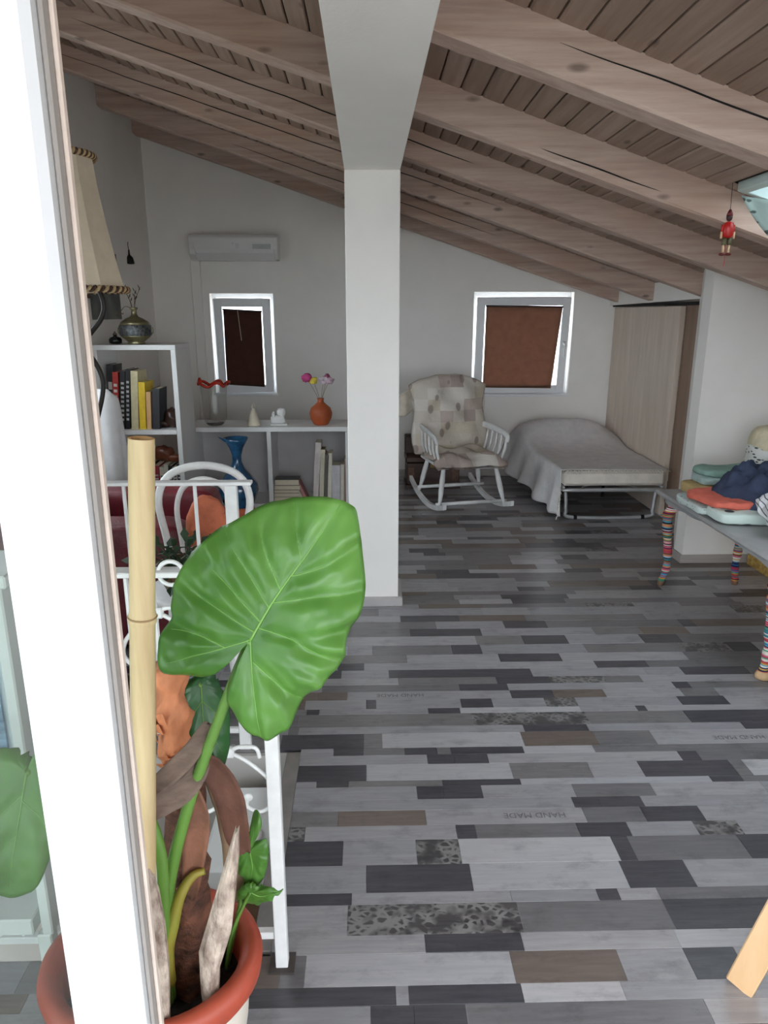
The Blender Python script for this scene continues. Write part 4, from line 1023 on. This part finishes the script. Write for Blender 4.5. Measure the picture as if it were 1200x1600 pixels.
MLf2 = M('dark_green_leaf', (36,62,34), .4, .25, 18)
hp = thing('trailing_plant', 'small dark green trailing plant in the dish on the white chair', 'plant', (-.75,2.67,.59))
for k in range(52):
    a = random.uniform(0, 2*PI); l = random.uniform(.05,.15); dz = random.uniform(-.09,.12)
    b0 = Vector((random.uniform(-.05,.06), random.uniform(-.04,.04), 0)); t = b0+Vector((l*math.cos(a)*.9, l*math.sin(a)*.6-.03, dz))
    s1 = MB().tube(cr([b0, b0.lerp(t,.5)+Vector((0,0,.03)), t],3),.0022,5).build('stem', MLf2, hp)
    n_ = (t-b0).normalized(); sd = n_.cross(Vector((0,-1,.3))).normalized()
    L_ = random.uniform(.035,.065)
    MB().add([t, t+n_*L_*.5+sd*L_*.28+Vector((0,0,.004)), t+n_*L_, t+n_*L_*.5-sd*L_*.28+Vector((0,0,.004)), t+n_*L_*.5], [(0,1,4),(1,2,4),(2,3,4),(3,0,4)]).build('leaf', MLf2, s1, solid=.0008)

# ------------------------------------------------------------------ white iron railings
def spiral(c, r0, r1, a0, a1, n=16):
    return [(c[0]+(r0+(r1-r0)*i/n)*math.cos(a0+(a1-a0)*i/n), 0, c[1]+(r0+(r1-r0)*i/n)*math.sin(a0+(a1-a0)*i/n)) for i in range(n+1)]
def scroll_set(e, cx, zj, s, up):
    # two mirrored S scrolls springing from a collar at (cx, zj)
    g = -1 if not up else 1
    for sx in (-1, 1):
        p = cr([(cx,0,zj),(cx+sx*.35*s,0,zj+g*.22*s),(cx+sx*.72*s,0,zj+g*.62*s),(cx+sx*.80*s,0,zj+g*1.0*s),(cx+sx*.55*s,0,zj+g*1.25*s),(cx+sx*.28*s,0,zj+g*1.15*s),(cx+sx*.30*s,0,zj+g*.95*s)],5)
        MB().tube(p,.0048,7).build('scroll', MIron, e, smooth=True)
        MB().sell((cx+sx*.30*s,0,zj+g*.95*s),(.011,.006,.011),1,12,8).build('scroll_end', MIron, e, smooth=True)
        q = cr([(cx,0,zj),(cx+sx*.18*s,0,zj-g*.10*s),(cx+sx*.48*s,0,zj-g*.08*s),(cx+sx*.55*s,0,zj+g*.12*s)],5)
        MB().tube(q,.0048,7).build('scroll', MIron, e, smooth=True)
    MB().box(cx-.012,cx+.012,-.008,.008,zj-.012,zj+.012).build('collar', MIron, e, bevel=.003)
nr = thing('stair_railing', 'white scrolled iron railing on the near side of the stair opening', 'railing', (0,1.415,0))
MB().box(-.232,-.202,-.015,.015,-.01,1.03).build('post', MIron, nr, bevel=.002)
MB().box(-1.45,-1.42,-.015,.015,0,1.03).build('post', MIron, nr, bevel=.002)
MB().box(-1.45,-.195,-.02,.02,1.024,1.036).build('top_rail', MIron, nr, bevel=.002)
MB().box(-1.42,-.232,-.010,.010,.085,.105).build('bottom_rail', MIron, nr, bevel=.002)
for cx in (-.315,-.70,-1.10):
    scroll_set(nr, cx, .60, .125, False); scroll_set(nr, cx-.13, .94, .10, False)
    MB().tube([(cx-.135,0,.10),(cx-.135,0,1.025)],.0055,6).build('baluster', MIron, nr)
    MB().tube([(cx-.19,0,.10),(cx-.19,0,1.025)],.0055,6).build('baluster', MIron, nr)
for cx in (-.41,-.80,-1.2): MB().tube([(cx+.026*math.cos(2*PI*k/28),0,1.028+.026*math.sin(2*PI*k/28)) for k in range(28)],.0048,6,closed=True).build('ring', MIron, nr, smooth=True)
MB().box(-.248,-.186,-.03,.03,-.004,.004).build('floor_socket', M('dark_socket', (70,62,58), .7), nr)
frl = thing('stair_railing', 'white iron railing with thin bars on the far side of the stair opening', 'railing', (0,2.337,0))
MB().box(-.475,-.435,-.015,.015,0,1.0).build('post', MIron, frl, bevel=.002)
MB().box(-1.9,-.385,-.02,.02,1.0,1.012).build('top_rail', MIron, frl, bevel=.002)
MB().box(-1.9,-.475,-.009,.009,.065,.085).build('bottom_rail', MIron, frl, bevel=.002)
for k in range(6): MB().tube([(-.575-.235*k,0,.08),(-.575-.235*k,0,1.0)],.0065,6).build('baluster', MIron, frl)
MB().tube([(-.50,-.02,.0),(-.50,-.02,.02)],.012,10).build('bolt', MChrome, frl)

# ------------------------------------------------------------------ puppet (plain jointed wooden doll)
pu = thing('wooden_puppet', 'small jointed wooden doll in red shirt hanging from a ceiling beam', 'puppet', (1.463,3.06,1.775))
MRedP = M('red_lacquer', (182,30,26), .35, .08); MSkin = M('bare_wood', (214,178,140), .5, .08); MGrn = M('olive_paint', (82,80,52), .5, .2, 40)
MB().lathe([(.014,.068),(.021,.075),(.021,.11),(.018,.125),(.008,.13)],(0,0,0),14).build('torso', MRedP, pu, smooth=True)
hdp = MB().sell((0,0,.146),(.012,.012,.015),1,14,10).build('head', M('dark_brown_paint', (58,30,32), .5), pu, smooth=True)
MB().lathe([(.0125,.152),(.010,.165),(.004,.176)],(0,0,0),12).build('cap', M('wine_red_paint', (110,24,34), .5), hdp, smooth=True)
for sx in (-1,1):
    MB().tube([(sx*.022,0,.118),(sx*.025,0,.092)],.0055,8).build('arm', MRedP, pu, smooth=True)
    MB().tube([(sx*.025,0,.092),(sx*.026,-.002,.066)],.0045,8).build('hand', MSkin, pu, smooth=True)
    MB().tube([(sx*.010,0,.07),(sx*.011,0,.042)],.0085,8).build('trouser', MGrn, pu, smooth=True)
    MB().tube([(sx*.011,0,.042),(sx*.011,0,.012)],.005,8).build('shin', MSkin, pu, smooth=True)
    MB().sell((sx*.012-.004,-.006,.006),(.014,.011,.006),.9,12,8).build('shoe', M('maroon_shoe', (88,24,20), .4), pu, smooth=True)
MB().tube([(0,0,.172),(0,.01,.30)],.0012,5).build('string', MDark, pu)
MB().tube(cr([(-.002,0,.066),(-.004,0,.03),(0,0,-.02),(-.003,0,-.04)],4),.0012,5).build('pull_string', MRedP, pu)
MB().tube([(0,.01,.295),(0,.065,.30)],.002,6).build('hook', MBlackIron, pu)

# ------------------------------------------------------------------ big potted plant beside the door
pp = thing('potted_elephant_ear', 'large green elephant ear plant in a cream pot with terracotta rim', 'plant', (-.42,1.115,0))
PX, PY = -.42, 1.115
def rel(p): return Vector((p[0]-PX, p[1]-PY, p[2]))
MPot = M('cream_pot_glaze', (222,214,200), .5, .05, 8)
pot = MB().lathe([(.0,.0),(.135,.0),(.145,.012),(.175,.20),(.186,.33),(.186,.335),(.170,.335),(.165,.20),(.14,.05),(.0,.045)],(0,0,0),48,cap=False).build('pot', MPot, pp, smooth=True)
pot.scale = (1,.84,1)
MRim = M('terracotta_rim', (172,74,52), .5, .07, 10)
MB().lathe([(.178,.30),(.196,.302),(.206,.318),(.210,.345),(.205,.362),(.190,.368),(.174,.362),(.166,.345),(.165,.26)],(0,0,0),64,cap=False).build('rim', MRim, pot, smooth=True)
MSoil = M('black_soil', (30,24,21), .95, .4, 40, bump=.8, bscale=60)
def soilf(u, v):
    a = 2*PI*u; r_ = .168*v
    return (r_*math.cos(a), r_*math.sin(a), .27+.012*noise.noise(Vector((r_*math.cos(a)*25, r_*math.sin(a)*25, 0))))
MB().grid(soilf, 40, 12, True).build('soil', MSoil, pot, smooth=True)
MLeaf, nt_, N_, L_, b_ = newmat('elephant_ear_leaf')
v_ = coords(nt_, 'Object')
c_ = ramp(nt_, noisetex(nt_, v_, 7, 3), [(.3, lin((66,114,40))), (.7, lin((106,154,72)))])
L_.new(c_, b_.inputs['Base Color']); b_.inputs['Roughness'].default_value = .34; b_.inputs['Specular IOR Level'].default_value = .5
b_.inputs['Subsurface Weight'].default_value = 0
t_ = N_.new('ShaderNodeBsdfTranslucent'); t_.inputs['Color'].default_value = lin((120,180,40))
mx_ = N_.new('ShaderNodeMixShader'); mx_.inputs[0].default_value = .25
L_.new(b_.outputs[0], mx_.inputs[1]); L_.new(t_.outputs[0], mx_.inputs[2]); L_.new(mx_.outputs[0], N_['Material Output'].inputs['Surface'])
MVein = M('leaf_vein', (112,160,72), .4, .06, 20)
MPet = M('petiole_green', (98,140,58), .4, .12, 6, stretch=(1,1,.3))
MLeafD = M('leaf_dark_green', (34,84,36), .35, .25, 10)
def leafblade(name, J, outline, a, b, veins, parent, mat, wav=.007, nth=140, nr=26, sunk=.010, curl=.03, veinr=.0019, veinmat=None):
    """blade in plane y = a*z + b*x about the leaf joint J, outline given in (x, z)"""
    O = cr([(p[0], 0, p[1]) for p in outline], 8, True)
    O = [(p.x, p.z) for p in O]
    segs = []
    for vv in veins:
        q = cr([(p[0], 0, p[1]) for p in vv], 5)
        segs += [((s.x, s.z), (t.x, t.z)) for s, t in zip(q, q[1:])]
    def dv(x, z):
        m_ = 9.
        for (x0, z0), (x1, z1) in segs:
            dx, dz = x1-x0, z1-z0; l2 = dx*dx+dz*dz+1e-12
            t = max(0, min(1, ((x-x0)*dx+(z-z0)*dz)/l2))
            m_ = min(m_, math.hypot(x-x0-t*dx, z-z0-t*dz))
        return m_
    def S(x, z, rho, th):
        y = a*z + b*x
        y += sunk*math.exp(-(dv(x, z)/.011)**2) * (.3+.7*min(1, rho*2))
        y += wav*rho**3*(math.sin(th*11+2*math.sin(th*3))+.6*math.sin(th*23)) + curl*rho**5
        y += .006*noise.noise(Vector((x*26, z*26, 3)))*rho + .003*noise.noise(Vector((x*60, z*60, 7)))*rho
        return y
    mb = MB(); n = len(O)
    for j in range(nr+1):
        rho = (j/nr)
        for (ox, oz) in O:
            x, z = ox*rho, oz*rho
            mb.v.append((J[0]+x, J[1]+S(x, z, rho, math.atan2(oz, ox)), J[2]+z))
    for j in range(nr):
        for i in range(n):
            i2 = (i+1) % n
            mb.f.append((j*n+i, j*n+i2, (j+1)*n+i2, (j+1)*n+i)); mb.mi.append(0)
    o = mb.build(name, mat, parent, smooth=True, solid=.0012)
    for k, vv in enumerate(veins):
        q = cr([(p[0], 0, p[1]) for p in vv], 6); m_ = len(q)
        P3 = [(J[0]+p.x, J[1]+a*p.z+b*p.x+sunk*.7-.0008+curl*0, J[2]+p.z) for p in q]
        # follow the blade: use rho from the nearest outline direction
        Q = []
        for p in q:
            th = math.atan2(p.z, p.x); r_ = math.hypot(p.x, p.z)
            best = min(O, key=lambda w: abs(math.atan2(math.sin(math.atan2(w[1], w[0])-th), math.cos(math.atan2(w[1], w[0])-th))))
            rho = min(1, r_/max(1e-4, math.hypot(*best)))
            Q.append((J[0]+p.x, J[1]+S(p.x, p.z, rho, th)-.0006, J[2]+p.z))
        r0 = veinr*(1.9 if k == 0 else (1.3 if k < 3 else 1))
        MB().tube(Q, [r0*(1-.75*i/(m_-1)) for i in range(m_)], 6, sq=(1,.6)).build('vein', veinmat or MVein, o, smooth=True)
    return o
LO = [(-.017,-.015),(-.045,-.039),(-.06,-.062),(-.083,-.075),(-.112,-.074),(-.146,-.076),(-.155,-.064),(-.16,-.037),(-.155,-.01),(-.139,.013),(-.14,.035),(-.136,.062),(-.121,.094),(-.097,.126),(-.064,.154),(-.016,.182),(.031,.203),(.077,.213),(.123,.217),(.162,.205),(.173,.185),(.179,.133),(.184,.077),(.175,.038),(.153,-.002),(.149,-.037),(.122,-.065),(.103,-.083),(.08,-.106),(.057,-.146),(.029,-.161),(.002,-.161),(-.017,-.152),(-.034,-.126),(-.041,-.105),(-.041,-.083),(-.031,-.056),(-.017,-.029)]
def pv(*pts): return [((x-391)*.00104, -(y-1001)*.00102) for x, y in pts]
VE = [pv((391,1001),(428,940),(478,872),(530,800)), pv((391,1001),(340,1020),(292,1036),(252,1052)), pv((391,1001),(393,1060),(398,1110),(404,1158)),
      pv((438,926),(412,870),(396,812)), pv((420,953),(385,902),(345,845)), pv((407,975),(362,932),(305,878)), pv((398,990),(350,966),(272,925)),
      pv((452,906),(505,890),(560,858)), pv((425,945),(480,938),(566,930)), pv((403,983),(455,1000),(530,1045)), pv((350,1016),(300,1000),(256,1002)), pv((394,1035),(440,1078),(470,1105)), pv((470,882),(462,840),(455,795))]
J = rel((-.188,1.05,1.048))
leafblade('leaf', J, LO, .30, -.15, VE, pp, MLeaf)
def stalk(name, pts, r, mat, par=None, seg=10):
    P = cr([rel(p) for p in pts], 6); n = len(P)
    rr = [r[0]+(r[1]-r[0])*i/(n-1) for i in range(n)]
    return MB().tube(P, rr, seg).build(name, mat, par or pp, smooth=True)
stalk('petiole', [(-.188,1.055,1.045),(-.205,1.07,1.01),(-.245,1.075,.91),(-.308,1.075,.745),(-.352,1.075,.60),(-.372,1.075,.50),(-.385,1.085,.40),(-.39,1.09,.28)], (.0062,.0155), MPet)
stalk('petiole', [(-.383,1.05,.745),(-.368,1.05,.69),(-.362,1.05,.62),(-.372,1.06,.50),(-.385,1.07,.38),(-.39,1.08,.28)], (.008,.0135), MPet)
stalk('sheath', [(-.300,1.09,.572),(-.322,1.085,.565),(-.345,1.075,.53),(-.362,1.07,.47),(-.378,1.07,.41),(-.385,1.08,.33)], (.006,.017), M('yellowing_sheath', (186,160,60), .5, .2, 12, col2=(150,150,60)))
# trunk with fibrous bark
def trunkw(a, t): return 1+.10*math.sin(a*3+t*14)+.06*math.sin(a*7-t*30)
MTrA = M('orange_fibre_bark', (196,124,84), .75, .22, 14, stretch=(1,1,.5), bump=.6, bscale=26)
MTrB = M('brown_fibre_bark', (104,66,50), .75, .5, 26, stretch=(1,1,1.6), bump=1.0, bscale=45)
def trunk(name, c0, c1, r0, r1, mat):
    c0 = rel(c0); c1 = rel(c1)
    mb = MB(); n, s = 26, 26
    for i in range(n+1):
        t = i/n; c = c0.lerp(c1, t)
        rr = r0+(r1-r0)*t + .004*math.sin(t*22) 
        for k in range(s):
            a = 2*PI*k/s; q = rr*trunkw(a, t)+.006*noise.noise(Vector((math.cos(a)*3, math.sin(a)*3, t*22)))
            mb.v.append((c.x+q*math.cos(a), c.y+q*math.sin(a), c.z))
    for i in range(n):
        for k in range(s): mb.f.append((i*s+k, i*s+(k+1) % s, (i+1)*s+(k+1) % s, (i+1)*s+k)); mb.mi.append(0)
    mb.f.append(tuple(n*s+k for k in range(s))); mb.mi.append(0)
    return mb.build(name, mat, pp, smooth=True)
trunk('trunk', (-.355,1.14,.25), (-.345,1.15,.72), .042, .034, MTrB)
trunk('upper_trunk', (-.345,1.15,.70), (-.352,1.15,.955), .032, .027, MTrA)
# curled bark flakes on the upper trunk
for k in range(14):
    a = random.uniform(-2.8,-.3); z = random.uniform(.76,.86); r_ = .034
    p = Vector((-.35+r_*math.cos(a), 1.15+r_*math.sin(a), z)); tt = Vector((-math.sin(a), math.cos(a), 0)); n_ = Vector((math.cos(a), math.sin(a), 0))
    w, h_ = random.uniform(.006,.014), random.uniform(.012,.03)
    vs = [rel(p-tt*w), rel(p+tt*w), rel(p+tt*w*.8+n_*.008+Vector((0,0,h_))), rel(p-tt*w*.7+n_*.012+Vector((0,0,h_*.9)))]
    MB().add(vs, [(0,1,2,3)]).build('bark_flake', MTrA, pp, solid=.0015)
# dead leaves wrapped on the trunk
MDead = M('dead_leaf', (110,92,80), .8, .25, 10, stretch=(1,1,3), bump=.4, bscale=30); MDead2 = M('dead_leaf_brown', (92,58,44), .8, .3, 9, bump=.5, bscale=24)
def ribbon(name, pts, w, mat, seed=0, n=5):
    P = cr([rel(p) for p in pts], 6); m = len(P)
    mb = MB(); K = 7
    for i, p in enumerate(P):
        t = (P[min(i+1, m-1)]-P[max(i-1, 0)]).normalized()
        s_ = t.cross(Vector((0,-1,.15))).normalized(); nn = s_.cross(t)
        ww = w*(math.sin(PI*min(1, max(0, .08+.84*i/(m-1))))**.6)
        for k in range(K):
            q = (k/(K-1)-.5)*2
            mb.v.append(tuple(p+s_*(q*ww)+nn*(.3*ww*q*q+.006*noise.noise(Vector((i*.35, q*2, seed))))))
    for i in range(m-1):
        for k in range(K-1): mb.f.append((i*K+k, i*K+k+1, (i+1)*K+k+1, (i+1)*K+k)); mb.mi.append(0)
    return mb.build(name, mat, pp, smooth=True, solid=.0012)
ribbon('dead_leaf', [(-.385,1.02,.775),(-.345,1.04,.80),(-.300,1.07,.835),(-.275,1.10,.87)], .017, MDead, 1)
ribbon('dead_leaf', [(-.395,1.02,.742),(-.35,1.035,.758),(-.31,1.06,.775),(-.285,1.09,.80)], .022, MDead, 4)
ribbon('dead_leaf', [(-.325,1.12,.77),(-.285,1.13,.765),(-.255,1.13,.70),(-.245,1.13,.62),(-.235,1.13,.575)], .026, MDead2, 2)
ribbon('dead_leaf', [(-.315,1.10,.75),(-.305,1.095,.68),(-.318,1.095,.60),(-.335,1.10,.50)], .022, M('dead_leaf_rust', (132,88,68), .8, .3, 9, bump=.5, bscale=24), 3)
ribbon('dead_leaf', [(-.30,1.19,.70),(-.27,1.2,.62),(-.262,1.2,.50),(-.28,1.2,.40)], .030, M('dead_leaf_tan', (140,116,90), .85, .2, 9), 6)
# dark leaf behind and small leaves
J2 = rel((-.302,1.17,.905))
leafblade('leaf', J2, [(-.012,.012),(-.04,-.01),(-.042,-.06),(-.03,-.12),(-.005,-.175),(.022,-.185),(.04,-.14),(.042,-.07),(.03,-.02),(.012,.01)], .2, .5, [[(0,0),(.002,-.08),(.012,-.17)],[(0,-.03),(.02,-.06),(.036,-.09)],[(0,-.03),(-.02,-.06),(-.036,-.08)],[(.002,-.08),(.02,-.11),(.032,-.14)]], pp, MLeafD, .004, sunk=.004, curl=.015, veinr=.0012, veinmat=MPet)
stalk('petiole', [(-.302,1.17,.905),(-.32,1.18,.88),(-.335,1.18,.75),(-.34,1.17,.5),(-.35,1.15,.3)], (.004,.009), MPet)
J3 = rel((-.235,1.18,.535))
leafblade('leaf', J3, [(.008,.014),(.024,.05),(.020,.075),(.008,.07),(-.004,.03),(-.026,.036),(-.036,.0),(-.028,-.05),(-.004,-.085),(.024,-.065),(.036,-.01),(.032,.025)], .1, -.2, [[(0,0),(.004,-.035),(-.002,-.07)],[(0,0),(.008,.035),(.010,.07)],[(0,0),(-.014,.008),(-.026,.012)]], pp, MLeaf, .004, sunk=.004, curl=.01, veinr=.001)
J4 = rel((-.232,1.16,.455))
leafblade('leaf', J4, [(.004,.02),(-.016,.01),(-.034,-.02),(-.03,-.05),(-.005,-.058),(.03,-.04),(.046,-.01),(.062,.006),(.04,.018),(.02,.012)], -.35, -.2, [[(0,.0),(.02,-.012),(.055,.004)],[(0,0),(-.012,-.02),(-.026,-.04)]], pp, MLeaf, .004, sunk=.003, curl=.01, veinr=.001)
stalk('petiole', [(-.235,1.18,.535),(-.24,1.2,.50),(-.262,1.19,.40),(-.29,1.16,.28)], (.003,.005), MPet)
stalk('petiole', [(-.235,1.16,.455),(-.245,1.17,.43),(-.275,1.16,.36),(-.29,1.15,.28)], (.003,.004), MPet)
# leaf that shows through the door glass
J5 = rel((-.545,1.0,.845))
leafblade('leaf', J5, [(-.01,.02),(-.05,.03),(-.095,-.01),(-.11,-.08),(-.085,-.16),(-.03,-.195),(.015,-.175),(.036,-.12),(.04,-.07),(.03,-.01),(.016,.035),(.002,.012)], .35, .1, [[(0,0),(-.012,-.08),(-.03,-.18)],[(-.004,-.03),(-.05,-.07),(-.095,-.09)],[(-.006,-.04),(.02,-.07),(.036,-.10)],[(-.012,-.09),(-.05,-.13),(-.07,-.16)]], pp, MLeaf, .005, sunk=.005, curl=.02, veinr=.0015)
stalk('petiole', [(-.545,1.0,.845),(-.535,1.02,.82),(-.49,1.06,.6),(-.44,1.09,.4),(-.42,1.1,.28)], (.005,.012), MPet)

# bamboo pole and bark slabs standing in the pot
bp = thing('bamboo_pole', 'thick yellow bamboo pole standing upright in the plant pot', 'bamboo pole', (-.408,1.0,.275))
bx0 = Vector((0,0,0)); bx1 = Vector((.093,0,1.107))
MBam = M('bamboo', (192,166,122), .45, .07, 5, stretch=(6,6,.6), col2=(210,188,146))
ts = [0,.2,.205,.215,.22,.50,.745,.75,.757,.765,.77,.985,1]
zz_ = [bx0.lerp(bx1, t) for t in ts]
rr_ = [.0195,.0195,.0215,.0215,.0195,.0195,.019,.0208,.0208,.019,.0188,.0185,.0182]
MB().tube(zz_, rr_, 20, cap=False).build('culm', MBam, bp, smooth=True)
for tn in (.212,.757):
    MB().tube([bx0.lerp(bx1,tn-.0016), bx0.lerp(bx1,tn), bx0.lerp(bx1,tn+.0016)], [.0205,.0222,.0205], 20).build('node_ring', M('bamboo_node', (150,122,84), .6, .1), bp, smooth=True)
MB().tube([bx0.lerp(bx1,.93), bx1], [.0145,.0145], 20, cap=False).build('inner_wall', M('bamboo_inner', (176,136,88), .7, .1), bp, smooth=True)
mb = MB(); tdir = (bx1-bx0).normalized(); sx_ = Vector((0,1,0)).cross(tdir).normalized(); sy_ = Vector((0,1,0))
for k in range(20):
    a = 2*PI*k/20
    for r_ in (.0145,.0182): mb.v.append(tuple(bx1+sx_*r_*math.cos(a)+sy_*r_*math.sin(a)))
for k in range(20): mb.f.append((2*k, 2*k+1, (2*k+3) % 40, (2*k+2) % 40)); mb.mi.append(0)
mb.build('cut_edge', M('bamboo_cut', (186,142,88), .7, .12, 30), bp)
MB().tube([bx0.lerp(bx1,.915)+Vector((0,0,0)), bx0.lerp(bx1,.92)], [.0146,.0146], 20).build('membrane', M('bamboo_membrane', (160,116,70), .8), bp)
MBark = M('pale_cork_bark', (150,120,104), .9, .3, 38, stretch=(1,1,.45), bump=1.0, bscale=70, col2=(212,194,178))
MBarkE = M('dark_bark_edge', (60,44,36), .9, .2)
def slab(name, ptsL, ptsR, y_, th_, label):
    e = thing(name, label, 'bark', (-.42,1.115,.272), 0, 'bark slabs in the plant pot')
    n = len(ptsL); mb = MB()
    off = Vector((-PX, -PY, -.272))
    K = 6
    for side in (0, 1):
        for i in range(n):
            for k in range(K):
                t = k/(K-1)
                p = Vector((ptsL[i][0]*(1-t)+ptsR[i][0]*t, y_+side*th_+.010*math.sin(t*PI)*(-1)+.002*noise.noise(Vector((i*1.7,k*1.3,side*4))), ptsL[i][1]*(1-t)+ptsR[i][1]*t))
                mb.v.append(tuple(p+off))
    for i in range(n-1):
        for k in range(K-1):
            a = i*K+k; b = n*K+a
            mb.f += [(a,a+1,a+K+1,a+K),(b,b+K,b+K+1,b+1)]; mb.mi += [0,0]
        for k in (0, K-1):
            a = i*K+k; b = n*K+a; mb.f.append((a,a+K,b+K,b)); mb.mi.append(0)
    for i in (0, n-1):
        for k in range(K-1): a = i*K+k; b = n*K+a; mb.f.append((a,a+1,b+1,b)); mb.mi.append(0)
    mb.build('slab', MBark, e, smooth=False)
slab('bark_slab', [(-.230,.700),(-.262,.595),(-.285,.52),(-.309,.441),(-.311,.360),(-.31,.275)], [(-.224,.700),(-.228,.635),(-.238,.56),(-.249,.483),(-.275,.40),(-.285,.275)], 1.04, .012, 'pale pointed slab of bark standing at the right of the pot')
slab('bark_slab', [(-.366,.672),(-.39,.62),(-.395,.55),(-.395,.45),(-.395,.36),(-.395,.275)], [(-.361,.672),(-.352,.623),(-.347,.557),(-.347,.47),(-.353,.38),(-.36,.275)], .985, .010, 'speckled bark slab at the left of the pot next to the door')

# ------------------------------------------------------------------ seen through the glass: white cabinet
wc = thing('white_cabinet', 'white cabinet with blue seascape panel, seen through the door glass', 'cabinet', (-.965,1.29,0))
MCb = M('white_cabinet_paint', (214,218,214), .4, .03)
MB().box(-.33,.32,-.08,.07,1.075,1.10).build('top', MCb, wc, bevel=.003)
for a, b in ((-.32,-.295),(.282,.305)): MB().box(a,b,-.07,.06,.30,1.075).build('stile', MCb, wc, bevel=.003)
MB().box(-.295,.282,-.055,-.045,.60,1.075).build('door_panel', M('pale_door_panel', (190,202,208), .4, .04), wc)
bpnl = MB().box(-.25,.268,-.062,-.056,.65,1.0).build('blue_panel', M('blue_seascape_print', (70,116,160), .5, .4, 7, stretch=(1,1,4), col2=(150,186,210)), wc)
MB().box(-.27,.265,-.07,.06,.30,.34).build('lower_rail', MCb, wc, bevel=.003)
for sx in (-.30,.285): MB().box(sx-.015,sx+.015,-.07,-.04,0,.30).build('leg', MCb, wc, bevel=.003)
wl_ = thing('chrome_handwheel', 'round chrome fitting below the blue panel, behind the door glass', 'fitting', (-.74,1.20,.56))
MB().tube([(.05*math.cos(2*PI*k/28),0,.05*math.sin(2*PI*k/28)) for k in range(28)],.009,8,closed=True).build('ring', MChrome, wl_, smooth=True)
MB().tube([(0,.02,0),(0,-.03,0)],.02,14).build('hub', MChrome, wl_, smooth=True)
rg = MB().box(-1.35,-.72,.72,1.18,.001,.012).build('door_mat', M('brown_coir', (96,70,56), .95, .3, 40, bump=.5, bscale=90), bevel=.003)
tag(rg, 'brown mat on the floor behind the door glass', 'mat')
